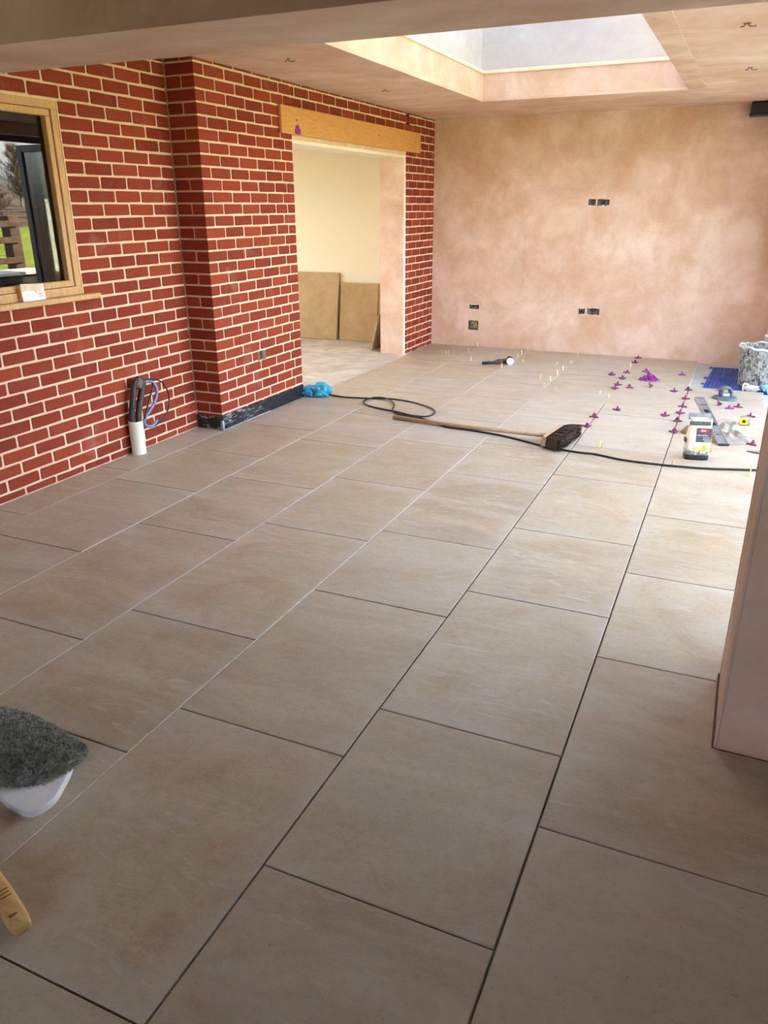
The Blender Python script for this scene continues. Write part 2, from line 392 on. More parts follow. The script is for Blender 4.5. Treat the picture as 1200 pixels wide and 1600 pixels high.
for k, z0, z1 in courses():
    odd = (k-2) % 2 == 1
    off = .119 if odd else .2315
    lay(wallL, [-(off+.225*i) for i in range(12)][::-1], -2.38, -.0015, z0, z1, on_x(0), [(WY0, WY1, WZ0, WZ1)])
# pilaster with the return face
DY0, DY1 = 1.168, 3.405
wallP = struct('wall_left_pilaster', holed(.006, DY0, -.02, ZC, [(.515, .632, .416, .487)], D-.012+.06, lambda u, v, n: (D-.004+n, u, v)), MORTAR, 'projecting red brick pilaster beside the doorway')
cb = {}
for k, z0, z1 in courses():
    odd = (k-2) % 2 == 1; h = round(z1-z0, 4)
    if h > .008:
        if (odd, h) not in cb:
            lx, ly = (.223, .0993) if odd else (.1025, .2118)
            bb = B().bbox((-lx, 0, 0), (0, ly, h), .0035, 1).make(); bb.materials.append(BRICK); cb[(odd, h)] = bb
        o = link('brick', cb[(odd, h)], None, wallP); o.location = (D+random.uniform(-.001, .001), random.uniform(-.001, .001), z0)
        if odd: perps = [.1043+.225*i for i in range(8)]; lay(wallP, perps, .1093, DY0, z0, z1, on_x(D), [(.515, .632, .410, .495)])
        else:
            perps = [.2168+.225*i for i in range(4)]+[1.06]; lay(wallP, perps, .2218, DY0, z0, z1, on_x(D), [(.515, .632, .410, .495)])
            lay(wallP, [], .005, .1155, z0, z1, on_my(0))
# over the doorway and the far pier
wallO = struct('wall_left_above_doorway', boxme((-.06, DY0, 2.0), (D-.004, DY1+.1, ZC)), MORTAR, 'brick courses above the oak lintel board')
wallR = struct('wall_left_pier', boxme((-.06, DY1+.012, -.02), (D-.004, YB+.02, ZC)), MORTAR, 'narrow brick pier between doorway and plastered wall')
for k, z0, z1 in courses():
    odd = (k-2) % 2 == 1
    perps = [(.1043 if odd else .2168)+.225*i for i in range(20)]
    if z0 > 2.0: lay(wallO, [p for p in perps if DY0+.05 < p < DY1-.03], DY0+.006, DY1, z0, z1, on_x(D))
    lay(wallR, perps, DY1+(.012 if z0 < 2.0 else .006), YB, z0, z1, on_x(D))
# metal box chased in the pilaster
sb = thing('socket_box', 'steel socket box set in a hole cut in the brick pilaster', 'socket box', (D-.03, .588, .452))
b = B(); b.box((-.02, -.03, -.032), (.004, -.026, .032)); b.box((-.02, .026, -.032), (.004, .043, .032)); b.box((-.02, -.03, -.033), (.002, .043, -.030)); b.box((-.02, -.03, .030), (.002, .043, .033))
link('box', b.make(), GALV, sb); link('back_plate', boxme((-.022, -.03, -.032), (-.016, .043, .032)), simple('dusty_plate', (120, 96, 74), (150, 124, 98), 40), sb)

# damp-proof strip round the pilaster base
def dpc_mat():
    t = NT('black_membrane'); v = t.pos('world', (1, .5, 2)); z = t.add('ShaderNodeSeparateXYZ'); t.l.new(t.add('ShaderNodeNewGeometry').outputs['Position'], z.inputs[0])
    n = t.noise(v, 16, 6, .7, 1.0); a = t.mix(t.ramp(t.noise(v, 30), .3, .7), s2l((16, 18, 22)), s2l((34, 38, 44)))
    msk = t.math('MULTIPLY', t.ramp(n, .52, .66), t.ramp(z.outputs[1], .45, .62, 1, 0))
    a = t.mix(msk, a, s2l((150, 160, 170))); t.bump(n, .4, .006); return t.out(a, .4, 0, .4)
DPC = dpc_mat()
base = struct('baseboard_left', B().box((.0005, -.0035, 0), (D+.004, -.0015, .098)).box((D+.0015, -.0035, 0), (D+.0045, DY0+.002, .106)).make(), DPC, 'black damp-proof strip around the pilaster base')
link('fold', B().bbox((D+.004, .03, .0), (D+.012, .66, .030), .003, 2).bbox((D+.004, .10, .034), (D+.0075, .50, .05), .0015, 1).make(), DPC, base)
link('adhesive_smear', B().bbox((D+.004, 0, .0), (D+.016, .62, .006), .003, 1).bbox((D-.01, -.012, 0), (D+.012, .004, .07), .003, 1).make(), simple('grey_adhesive', (140, 146, 152), (190, 194, 198), 40, .9), base)

# ------------------------------------------------------------------ doorway: lintel board, jamb, head, room beyond
lt = thing('lintel_board', 'long oak board fixed over the doorway in the brick wall', 'board', (D, .98, 2.033))
link('board', bevme((.001, 0, 0), (.027, 2.755, .190), .003, 1), OAK, lt)
for y in (.22, 1.72, 2.62):
    link('screw_head', B().lathe([(.007, 0), (.007, .001)], 10, capt=True).xf(Matrix.Translation((.0268, y, .10)) @ Matrix.Rotation(math.pi/2, 4, 'Y')).make(), DARK, lt)  # flat dark discs for the screw heads
bl = B(); rnd = random.Random(3)
pts = [(0, 0), (.08, 0), (.085, .03), (.06, .05), (.05, .075), (.035, .055), (.02, .06), (.0, .03)]
bl.prism(pts, 0, .004, .001).xf(Matrix.Translation((.027, .19, .004)) @ Matrix(((0, 0, 1, 0), (1, 0, 0, 0), (0, 1, 0, 0), (0, 0, 0, 1))))
link('purple_mark', bl.make(), MAGENTA, lt)
struct('trim_1', boxme((-.055, DY0, 1.975), (D-.004, DY1, 2.0)), simple('pale_lining', (232, 222, 196), (240, 232, 210), 8, .6), 'pale lining under the doorway head')
jb = struct('trim_2', boxme((-.062, DY1-.012, -.01), (D-.016, DY1+.014, 2.0)), PL_JAMB, 'pink plastered jamb of the doorway')
link('angle_bead', boxme((D-.018, DY1-.014, -.01), (D-.006, DY1+.012, 2.0)), simple('bead_white', (236, 220, 208), (246, 236, 228), 30), jb)
# inner room
struct('floor_inner_room', boxme((-4.3, -.6, -.1), (.256, 4.3, -.004)), CONCRETE, 'bare streaky screed floor of the room beyond the doorway')
struct('wall_inner_back', boxme((-4.3, 4.13, -.05), (-.06, 4.25, 2.6)), CREAM, 'cream painted wall of the room beyond the doorway')
struct('wall_inner_front', boxme((-4.3, .28, -.05), (-.06, .40, 2.6)), CREAM, 'cream wall on the near side of the inner room')
struct('wall_inner_side', holed(-.2, 4.3, -.05, 2.6, [(.6, 3.0, .75, 2.25)], .15, lambda u, v, n: (-4.15+n, u, v)), CREAM, 'cream wall with the window of the inner room')
struct('ceiling_inner_room', boxme((-4.3, .28, 2.42), (-.06, 4.25, 2.55)), CREAM, 'cream ceiling of the inner room')
struct('wall_pilaster_core', boxme((-.06, .30, -.02), (D-.09, DY0-.002, ZC)), WHITEWALL, 'plastered inside of the pilaster wall')
def slab(label, w, h, t, loc, rx, rz):
    th = thing('stone_slab', label, 'stone slab', loc, rz, 'stone slabs leaning in the inner room')
    o = link('slab', bevme((0, 0, 0), (w, t, h), .004, 1), STONE, th); o.rotation_euler = (rx, 0, 0); return th
slab('tall tan stone slab with pale veins leaning on cream wall', .60, .79, .022, (-1.53, 3.985, 0), rad(-8.5), 0)
slab('shorter sandy stone slab leaning on cream wall', .50, .68, .022, (-.905, 4.005, 0), rad(-7.5), 0)
t3 = thing('stone_slab', 'narrow stone offcut leaning edge-on against the doorway pier', 'stone slab', (-.2, 3.45, 0), rad(90), 'stone slabs leaning in the inner room')
o = link('slab', bevme((0, -.0, 0), (.55, .026, .40), .003, 1), [STONEEDGE], t3); o.rotation_euler = (rad(14), 0, 0)

# ------------------------------------------------------------------ oak window in the brick wall (its panes mirror the garden)
win = struct('window_1', None, None, 'oak framed window in the red brick wall')
def ring_frame(y0, y1, z0, z1, w, x0, x1, name):
    for a, b_ in (((x0, y0, z0), (x1, y1, z0+w)), ((x0, y0, z1-w), (x1, y1, z1)), ((x0, y0, z0+w), (x1, y0+w, z1-w)), ((x0, y1-w, z0+w), (x1, y1, z1-w))):
        link(name, bevme(a, b_, .003, 1), FRAMEWOOD, win)
ring_frame(WY0+.004, WY1-.006, WZ0+.026, WZ1-.004, .046, -.075, -.002, 'frame_member')
ring_frame(WY0+.052, WY1-.054, WZ0+.074, WZ1-.052, .034, -.068, -.010, 'sash_member')
for (a, b_) in (((-.012, WY1-.008, WZ0+.03), (.001, WY1-.0015, WZ1-.004)), ((-.012, WY0, WZ1-.008), (.001, WY1-.0015, WZ1-.001))):
    link('mastic_bead', boxme(a, b_), simple('mastic', (226, 196, 150), (236, 210, 170), 40), win)
link('pane', boxme((-.048, WY0+.075, WZ0+.095), (-.044, WY1-.080, WZ1-.075)), glass_mat('reflecting_glass', .02, (.5, .5, .5, 1), 1.1), win)
link('sill', B().bbox((-.07, WY0-.07, WZ0-.004), (.055, WY1+.085, WZ0+.028), .008, 2).make(), FRAMEWOOD, win)
# dim room behind the window
struct('wall_behind_window', holed(-2.4, .28, -.02, 2.5, [], .1, lambda u, v, n: (-2.6+n, u, v)), WHITEWALL, 'far wall of the unlit room behind the window')
struct('wall_behind_window_side', boxme((-2.7, -2.5, -.02), (-.11, -2.38, 2.5)), WHITEWALL, 'side wall of the unlit room behind the window')
struct('floor_behind_window', boxme((-2.7, -2.5, -.1), (-.05, .3, -.02)), CONCRETE, 'floor of the unlit room behind the window')
struct('ceiling_behind_window', boxme((-2.7, -2.5, 2.42), (-.0, .3, 2.55)), WHITEWALL, 'ceiling of the unlit room behind the window')
# carton on the sill
cx = thing('carton', 'small white carton with an orange end on the window sill', 'carton', (.012, -1.405, WZ0+.028), 0)
link('box', bevme((-.03, 0, 0), (.012, .145, .085), .002, 1), simple('buff_card', (206, 190, 160), (220, 204, 176), 20), cx)
fr = link('front_card', B().bbox((.0, 0, 0), (.003, .155, .092), .001, 1).xf(Matrix.Translation((.016, .0, 0)) @ Matrix.Rotation(rad(-8), 4, 'Y') @ Matrix.Rotation(rad(-3), 4, 'X')).make(), WHITE, cx)
b = B()
def patch(y0, y1, z0, z1, mi): b.box((.0032, y0, z0), (.0036, y1, z1), mi)
patch(.105, .135, .066, .075, 0); patch(.108, .128, .05, .06, 1); patch(.10, .135, .035, .045, 1); patch(.106, .138, .022, .030, 1); patch(.088, .10, .045, .055, 2); patch(.02, .05, .03, .06, 3); patch(.01, .14, .008, .013, 3)
b.xf(Matrix.Translation((.016, .0, 0)) @ Matrix.Rotation(rad(-8), 4, 'Y') @ Matrix.Rotation(rad(-3), 4, 'X'))
link('print', b.make(), [simple('print_dark', (92, 52, 48)), simple('print_tan', (214, 168, 136)), simple('print_grey', (170, 150, 140)), simple('print_pale', (206, 212, 226))], fr)
link('orange_end', B().bbox((-.024, -.0025, .014), (.006, .001, .07), .001, 1).make(), simple('orange_card', (214, 134, 20), (232, 156, 40), 30), cx)

# ------------------------------------------------------------------ plastered back wall with socket boxes
SOCK = [(1.941, 2.017, 1.516, 1.581), (2.033, 2.155, 1.516, 1.581), (.690, .806, .422, .470), (.683, .804, .184, .292), (1.934, 2.003, .421, .484), (2.026, 2.158, .420, .488)]
struct('wall_back', holed(-.06, 4.12, -.02, ZC+.02, SOCK, .12, lambda u, v, n: (u, YB-n, v)), PL_BACK, 'freshly plastered pink back wall')
GREENY = simple('yellow_green_cable', (122, 128, 84), (158, 160, 112), 20, .6)
LB = ['empty single socket box high on the plastered wall', 'wide socket box with cables high on the plastered wall', 'ragged cable slot in the plaster above the green cable box', 'square hole of green cable coils low on the plastered wall', 'single socket box low on the plastered wall', 'twin steel socket box low on the plastered wall']
for i, (a, b_, z0, z1) in enumerate(SOCK):
    th = thing('socket_box', LB[i], 'socket box', ((a+b_)/2, YB, (z0+z1)/2), 0, 'socket boxes in the plastered wall'); w, h = (b_-a)/2, (z1-z0)/2
    q = B(); q.box((-w+.001, .003, -h+.001), (-w+.003, .05, h-.001)); q.box((w-.003, .003, -h+.001), (w-.001, .05, h-.001)); q.box((-w+.001, .003, -h+.001), (w-.001, .05, -h+.003)); q.box((-w+.001, .003, h-.003), (w-.001, .05, h-.001)); q.box((-w+.001, .047, -h), (w-.001, .05, h))
    link('box', q.make(), GALV, th)
    rnd = random.Random(i)
    for j in range(3 if i != 3 else 5):
        c = B(); c.tube([(rnd.uniform(-w*.7, w*.7), rnd.uniform(.008, .04), rnd.uniform(-h*.7, h*.7)) for _ in range(5)], .004 if i != 3 else .009, 6)
        link('cable', c.make(smooth=True), GREENY if i == 3 else (GALV if j else BLACKRUB), th)
    # ragged plaster edge
    for j in range(5):
        s = rnd.uniform(.006, .013); x = rnd.uniform(-w, w); zz = rnd.choice((-h, h))
        link('plaster_chip', B().bbox((x-s, -.002, zz-s*.5), (x+s, .004, zz+s*.5), .0018, 1).make(), simple('chip_white', (226, 206, 190)) if not (i or j) else bpy.data.materials['chip_white'], th)

# ------------------------------------------------------------------ ceiling with skylight
SX0, SX1, SY0, SY1 = 1.157, 2.905, -.55, 2.965
DLH = [(.692, 1.87), (.711, .342), (3.37, .501), (3.368, 2.017)]
cl = struct('ceiling', holed(-.02, 4.12, -1.96, YB+.02, [(SX0, SX1, SY0, SY1)]+[(x-.018, x+.018, y-.018, y+.018) for x, y in DLH], .02, lambda u, v, n: (u, v, ZC-n)), PL_CEIL, 'pink plastered ceiling around the skylight')
link('plaster_band', B().prism([(SX1+.001, -.5), (SX1+.145, -.5), (SX1+.135, 1.2), (SX1+.152, 2.0), (SX1+.13, 2.6), (SX1+.155, 2.93), (SX1+.10, 3.02), (SX1+.001, 2.97)], ZC-.005, ZC+.001, 0).make(), PL_JAMB, cl)
shaft = struct('skylight_shaft', holed(SX0-.12, SX1+.12, SY0-.12, SY1+.12, [(SX0, SX1, SY0, SY1)], .220, lambda u, v, n: (u, v, 2.63+n)), PL_SHAFT, 'lower plastered upstand of the skylight')
T2 = .03
link('upper_upstand', holed(SX0-.2, SX1+.2, SY0-.2, SY1+.2, [(SX0-T2, SX1+T2, SY0-T2, SY1+T2)], .70, lambda u, v, n: (u, v, 3.33+n)), PL_SHAFT_HI, shaft)
bead = simple('pale_bead', (236, 214, 176), (244, 226, 196), 10, .6)
for a, b_ in (((SX0-.002, SY0, 2.606), (SX0+.014, SY1, 2.634)), ((SX1-.014, SY0, 2.606), (SX1+.002, SY1, 2.634)), ((SX0, SY1-.014, 2.606), (SX1, SY1+.002, 2.634)), ((SX0, SY0-.002, 2.606), (SX1, SY0+.014, 2.634))):
    link('ledge_bead', bevme(a, b_, .005, 2), bead, shaft)
sk = struct('window_2', None, None, 'skylight glazing above the plastered shaft')
link('pane', boxme((SX0-.1, SY0-.1, 3.36), (SX1+.1, SY1+.1, 3.366)), glass_mat('skylight_glass', .02, (.57, .59, .60, 1), .8), sk)
q = B()
for a, b_ in (((SX0-.2, SY0-.2, 3.331), (SX1+.2, SY0-.03, 3.40)), ((SX0-.2, SY1+.03, 3.331), (SX1+.2, SY1+.2, 3.40)), ((SX0-.2, SY0-.03, 3.331), (SX0-.03, SY1+.03, 3.40)), ((SX1+.03, SY0-.03, 3.331), (SX1+.2, SY1+.03, 3.40))): q.box(a, b_)
link('frame', q.make(), GREYALU, sk)
# downlight cable stubs
for i, (x, y) in enumerate([(.692, 1.87), (.711, .342), (3.37, .501), (3.368, 2.017)]):
    th = thing('downlight_cable', ['cable end in the ceiling hole above the oak lintel board', 'cable end in the ceiling hole above the brick pilaster', 'cable end in the ceiling hole between skylight and beam, on the garden side', 'cable end in the ceiling hole between skylight and black fitting'][i], 'cable', (x, y, ZC), 0, 'downlight cable ends')
    link('back_box', B().box((-.026, -.026, .021), (-.022, .026, .075)).box((.022, -.026, .021), (.026, .026, .075)).box((-.022, -.026, .021), (.022, -.022, .075)).box((-.022, .022, .021), (.022, .026, .075)).box((-.026, -.026, .075), (.026, .026, .079)).make(), GALV, th)
    link('cable', B().tube([(0, 0, .07), (0, 0, .01), (.012, -.01, -.012), (.03, .0, -.016), (.045, .012, -.012)], .0035, 6).tube([(-.004, 0, .07), (-.004, 0, .01), (-.012, .005, -.01), (-.03, .01, -.012)], .003, 6).make(smooth=True), GREENY if i < 1 else simple('grey_cable', (120, 112, 104)) if i == 1 else bpy.data.materials['grey_cable'], th)
# black fitting at the ceiling corner
ft = thing('ceiling_fitting', 'glossy black box fitting under the ceiling in the corner', 'fitting', (3.36, 4.03, ZC))
link('body', B().bbox((.0, 0, -.105), (.26, .17, -.0005), .018, 3).make(smooth=False), BLACK, ft)
link('rim', B().bbox((-.008, -.008, -.118), (.268, .178, -.098), .009, 3).make(), BLACK, ft)

# ------------------------------------------------------------------ beam, wall end and kitchen side
bq = B(); y0, y1 = -2.367, -1.945
bz = lambda x: 2.021 - .0070*x
bq.add([(-.05, y0, bz(0)), (6.2, y0, bz(6.2)+.02), (6.2, y1, bz(6.2)+.02), (-.05, y1, bz(0)), (-.05, y0, 2.75), (6.2, y0, 2.75), (6.2, y1, 2.75), (-.05, y1, 2.75)], [(0,3,2,1),(4,5,6,7),(0,1,5,4),(1,2,6,5),(2,3,7,6),(3,0,4,7)])
struct('beam', bq.make(), PL_BEAM, 'plastered downstand beam across the opening')
we = struct('wall_right_end', bevme((3.687, y0, -.012), (6.2, y1, 2.02), .006, 2), PL_BEAM, 'brown plastered wall end beside the tiles')
link('angle_bead', B().bbox((3.684, y0-.003, .0), (3.694, y0+.006, 2.0), .002, 1).bbox((3.684, y1-.006, .0), (3.694, y1+.003, 2.0), .002, 1).make(), PL_BEAM, we)
struct('wall_kitchen_back', holed(-1.5, 6.3, -.05, 2.7, [(1.9, 3.3, 1.0, 2.1)], .15, lambda u, v, n: (u, -7.2+n, v)), WHITEWALL, 'plastered wall with a window behind the viewer')
struct('wall_kitchen_left', boxme((-1.6, -7.3, -.05), (-1.45, -2.37, 2.7)), WHITEWALL, 'plastered left wall of the kitchen')
struct('wall_kitchen_left_return', boxme((-1.5, -2.5, -.05), (-.0, -2.375, 2.7)), WHITEWALL, 'short plastered return beside the brick wall')
struct('wall_kitchen_right', boxme((6.05, -7.3, -.05), (6.2, -2.37, 2.7)), WHITEWALL, 'plastered right wall of the kitchen')
struct('ceiling_kitchen', boxme((-1.6, -7.3, 2.55), (6.2, -2.37, 2.7)), WHITEWALL, 'plastered kitchen ceiling')
struct('floor_kitchen', boxme((-1.5, -7.3, -.14), (.0, -2.4, -.021)), ADHES, 'screed floor beside the kitchen tiles')

# ------------------------------------------------------------------ garden opening on the right
OY0, OY1, OZ = -1.72, 3.78, 2.27
struct('wall_right', holed(-1.95, YB+.02, -.02, ZC+.02, [(OY0, OY1, -.021, OZ)], .30, lambda u, v, n: (3.815-n, u, v)), PL_BACK, 'plastered wall around the wide garden opening')
dr = struct('door_1', None, None, 'grey aluminium folding door in the garden opening')
xa, xb = 3.99, 4.07
for nm, a, b_ in (('head', (xa, OY0, OZ-.06), (xb, OY1, OZ)), ('jamb', (xa, OY1-.06, 0), (xb, OY1, OZ-.06)), ('jamb', (xa, OY0, 0), (xb, OY0+.06, OZ-.06)), ('threshold', (xa, OY0, -.02), (xb, OY1, .012))):
    link(nm, bevme(a, b_, .004, 1), GREYALU, dr)
dg_ = glass_mat('door_glass', .05, (.93, .95, .94, 1), 1.)
LEAFM = GREYALU
for k in range(3):
    ya = 3.26+.105*k
    lf = link('door_leaf', B().bbox((4.085, ya, .02), (4.165, ya+.055, 2.25), .004, 1).bbox((4.82, ya, .02), (4.90, ya+.055, 2.25), .004, 1).bbox((4.165, ya, 2.17), (4.82, ya+.055, 2.25), .004, 1).bbox((4.165, ya, .02), (4.82, ya+.055, .11), .004, 1).make(), LEAFM, dr)
    link('pane', boxme((4.165, ya+.024, .11), (4.82, ya+.028, 2.17)), dg_, lf)

# ------------------------------------------------------------------ things on the floor
# capped duct pipe with cables at the brick wall
pp = thing('duct_pipe', 'white duct pipe standing at the brick wall with looped cables', 'pipe', (.052, -.700, 0), 0)
link('pipe', B().lathe([(.046, 0), (.046, .222), (.0415, .222), (.0415, .01)], 24, capb=True).make(smooth=False), WHITEPVC, pp)
COND = simple('dark_conduit', (34, 30, 28), (62, 56, 52), 60, .55, 0, .3); BLUEC = simple('blue_grey_conduit', (92, 104, 150), (128, 142, 182), 30, .4, 0, .05)
link('conduit', B().tube([(-.005, -.02, .1), (-.008, -.022, .24), (0, .0, .36), (.0, .028, .45), (.004, .05, .478)], .019, 10).make(smooth=True), COND, pp)
link('conduit', B().tube([(.012, .012, .1), (.014, .016, .24), (.012, .06, .36), (.01, .098, .44), (.006, .09, .475), (.0, .06, .49)], [.017, .019, .021, .02, .018, .014], 10).make(smooth=True), COND, pp)
link('tape_wrap', B().tube([(.006, .045, .425), (.006, .06, .455), (.004, .068, .488)], [.030, .036, .022], 10).make(smooth=True), simple('cable_tape', (58, 54, 50), (112, 104, 94), 30, .6, 0, .4), pp)
link('blue_cable', B().tube([(.01, .105, .455), (.02, .15, .455), (.02, .195, .43), (.02, .216, .385), (.02, .19, .32), (.02, .12, .26), (.02, .062, .215), (.02, .068, .178), (.02, .105, .158), (.02, .15, .160), (.018, .185, .185)], .0105, 8).make(smooth=True), BLUEC, pp)
link('black_cable', B().tube([(.012, .11, .455), (.024, .16, .452), (.024, .175, .42), (.024, .15, .37), (.024, .10, .29), (.024, .06, .22)], .006, 8).tube([(.008, .09, .475), (.03, .16, .468), (.03, .25, .435), (.03, .305, .37), (.03, .318, .30), (.03, .29, .225), (.028, .25, .19), (.026, .2, .165), (.026, .15, .152)], .005, 8).make(smooth=True), BLACK, pp)

# crumple helper
def crumple(seed, size, sub=4, amp=.35, fr=2.2, floor_z=0.0):
    bm = bmesh.new(); bmesh.ops.create_icosphere(bm, subdivisions=sub, radius=1)
    for v in bm.verts:
        p = v.co.normalized(); q = p*fr+Vector((seed*7.1, seed*3.3, seed))
        n = abs(noise.noise(q))+.55*abs(noise.noise(q*2.1))+.3*abs(noise.noise(q*4.4))
        p = p*(1.0-amp+amp*1.6*n)
        v.co = Vector((p.x*size[0], p.y*size[1], max(p.z*size[2]+size[2]*.8, floor_z)))
    bm.verts.index_update(); b = B().add([v.co.copy() for v in bm.verts], [tuple(v.index for v in f.verts) for f in bm.faces]); bm.free(); return b
BLUEP = simple('blue_plastic', (30, 142, 186), (70, 178, 210), 14, .35, 0, .2)
bgb = thing('plastic_bag', 'crumpled bright blue plastic bag at the foot of the pilaster', 'bag', (.36, 1.24, 0))
link('bag', crumple(1.3, (.10, .085, .066), 4, .30, 1.5).make(smooth=True), BLUEP, bgb)
link('knot', crumple(2.7, (.075, .07, .056), 4, .34, 2.0).xf(Matrix.Translation((-.105, -.03, 0))).make(smooth=True), BLUEP, bgb)

# extension cable
CAB = [(.41,1.30),(.50,1.272),(.601,1.267),(.807,1.31),(.963,1.359),(1.15,1.333),(1.367,1.216),(1.468,1.089),(1.464,.935),(1.346,.915),(1.215,.965),(1.032,1.014),(.891,1.07),(.809,1.155),(.789,1.245),(.837,1.305),(.931,1.322),(1.033,1.251),(1.097,1.129),(1.149,.979),(1.222,.895),(1.339,.87),(1.446,.862),(1.56,.79),(1.714,.700),(1.887,.690),(2.118,.650),(2.327,.570),(2.477,.505),(2.62,.470),(2.73,.456),(2.83,.458),(2.983,.41),(3.15,.396),(3.31,.402),(3.487,.426),(3.639,.472),(3.789,.521),(3.90,.57)]
zc = [.007]*len(CAB)
for i in (15, 16, 3, 4): zc[i] = .007
zc[15] = zc[16] = .018; zc[19] = .018; zc[20] = zc[21] = .012
link('power_cable', B().tube([(x, y, z) for (x, y), z in zip(CAB, zc)], .0068, 8, smooth=5).make(smooth=True), BLACKRUB, None, 'black power cable looped across the tiles from bag to adhesive bag', 'cable')

# broom
br = thing('broom', 'wooden broom with dark bristles lying across the tiles', 'broom', (2.487, .62, 0), 0)
hd = Vector((1.206, -.155, 0)).normalized(); ax = Vector((-hd.y, hd.x, 0))     # handle direction, stock direction
Mb = Matrix(((hd.x, ax.x, 0, 0), (hd.y, ax.y, 0, 0), (0, 0, 1, 0), (0, 0, 0, 1)))
link('handle', B().tube([(-1.25, .0, .014), (-.6, 0, .026), (.0, .0, .05)], .0145, 14, smooth=0).xf(Mb).make(smooth=True), BROOMWOOD, br)
link('stock', B().bbox((-.006, -.155, .015), (.024, .21, .088), .006, 2).xf(Mb @ Matrix.Rotation(rad(6), 4, 'Y')).make(), BROOMWOOD, br)
DBR = simple('bristles', (46, 36, 32), (92, 74, 62), 90, .8, 0, .3)
b = B(); rnd = random.Random(5)
b.add([(.022, -.148, .018), (.022, .204, .018), (.022, .204, .082), (.022, -.148, .082), (.115, -.19, .014), (.115, .225, .014), (.115, .225, .092), (.115, -.19, .092)], [(0,1,2,3),(4,7,6,5),(0,4,5,1),(3,2,6,7),(0,3,7,4),(1,5,6,2)])
for i in range(2600):
    u, w = rnd.uniform(-1, 1), rnd.uniform(-1, 1)
    if rnd.random() < .8:
        if rnd.random() < .65: w = rnd.choice((-1, 1, 1))
        else: u = rnd.choice((-1, 1))
    p0 = Vector((.022, .028+.172*u, .050+.032*w)); l = rnd.uniform(.095, .128)
    p1 = p0+Vector((l, .036*u+rnd.uniform(-.012, .012), .006*w+rnd.uniform(-.008, .006)))
    p1.z = max(p1.z, .004); mid = (p0+p1)/2+Vector((0, rnd.uniform(-.004, .004), .004*w))
    wv = Vector((0, .0013, .0009)) if rnd.random() < .5 else Vector((0, -.0009, .0013))
    b.add([p0-wv, p0+wv, mid+wv, p1+wv*.4, p1-wv*.4, mid-wv], [(0, 1, 2, 5), (5, 2, 3, 4)])
link('bristles', b.xf(Mb).make(), DBR, br, kind='stuff')

# rubber mallet
ml = thing('rubber_mallet', 'rubber mallet with black handle and white face lying on tiles', 'mallet', (1.20, 3.15, 0), 0)
hv = Vector((.26, .16, 0)).normalized(); Mm = Matrix(((hv.x, -hv.y, 0, 0), (hv.y, hv.x, 0, 0), (0, 0, 1, 0), (0, 0, 0, 1)))
link('grip', B().tube([(0, 0, .016), (.14, 0, .020)], [.015, .014, .013], 10, smooth=0).xf(Mm).make(smooth=True), BLACKRUB, ml)
link('handle', B().tube([(.13, 0, .020), (.17, 0, .026), (.24, 0, .03), (.30, 0, .034)], [.017, .026, .024, .014], 10).xf(Mm).make(smooth=True), simple('worn_handle', (58, 44, 34), (98, 78, 58), 40, .7, 0, .3), ml)
hx = B().lathe([(.031, -.055), (.035, -.05), (.035, .05), (.031, .055)], 20, capb=True, capt=True)
Mh = Matrix.Translation((.30, 0, .037)) @ Matrix.Rotation(rad(78), 4, 'Z') @ Matrix.Rotation(rad(90), 4, 'X') @ Matrix.Rotation(0, 4, 'Y')
link('head', hx.xf(Mm @ Matrix.Translation((.29, 0, .037)) @ Matrix.Rotation(rad(-12), 4, 'Z') @ Matrix.Rotation(rad(90), 4, 'X')).make(), BLACKRUB, ml)
link('white_face', B().lathe([(.034, .0), (.036, .004), (.036, .022), (.032, .026)], 20, capb=True, capt=True).xf(Mm @ Matrix.Translation((.29, 0, .037)) @ Matrix.Rotation(rad(-12), 4, 'Z') @ Matrix.Rotation(rad(90), 4, 'X') @ Matrix.Translation((0, 0, .05))).make(), simple('white_rubber', (228, 230, 222), (240, 241, 236), 20, .5), ml)

# levelling clips
def clip_mesh(tall):
    b = B(); b.lathe([(.024, 0), (.026, .003), (.016, .009), (.012, .014)], 12, capb=True, capt=True)
    for a in (0, 120, 240):
        b.bbox((.004, -.008, .001), (.038, .008, .010), .003, 1, M=Matrix.Rotation(rad(a+20), 4, 'Z'))
    b.bbox((-.014, -.004, .010), (.014, .004, .026), .002, 1)
    b.bbox((-.006, -.0055, .010), (.006, .0055, .034 if tall else .030), .002, 1)
    return b.make()
cm = [clip_mesh(True), clip_mesh(False)]
cmat = []
for mt in (PLUM, MAGENTA):
    for base_ in cm:
        me = base_.copy(); me.materials.append(mt); cmat.append(me)
def clip(x, y, label, group, mi, z=0, tilt=0, sc=1.0):
    o = link('levelling_clip', cmat[mi], None, None, label, 'tile clip', group, None, (x, y, z), (tilt, tilt*.6, random.uniform(0, 6.28)))
    o.scale = (sc, sc, sc)
LJ = 'small plum levelling clip standing in the long tile joint near broom'
for x, y in [(2.617,4.14),(2.625,3.862),(2.624,3.30),(2.625,2.998),(2.627,2.695),(2.630,2.531),(2.642,1.45),(2.646,1.146)]:
    clip(x, y, LJ, 'clips along the joint by the broom', random.choice((0, 0, 1)))
for x, y in [(3.228,2.722),(3.233,2.357),(3.237,2.066),(3.237,1.829),(3.238,1.575),(3.245,1.239)]:
    clip(x, y, 'plum levelling clip standing in the tile joint beside the adhesive bag', 'clips along the joint by the bag', 0)
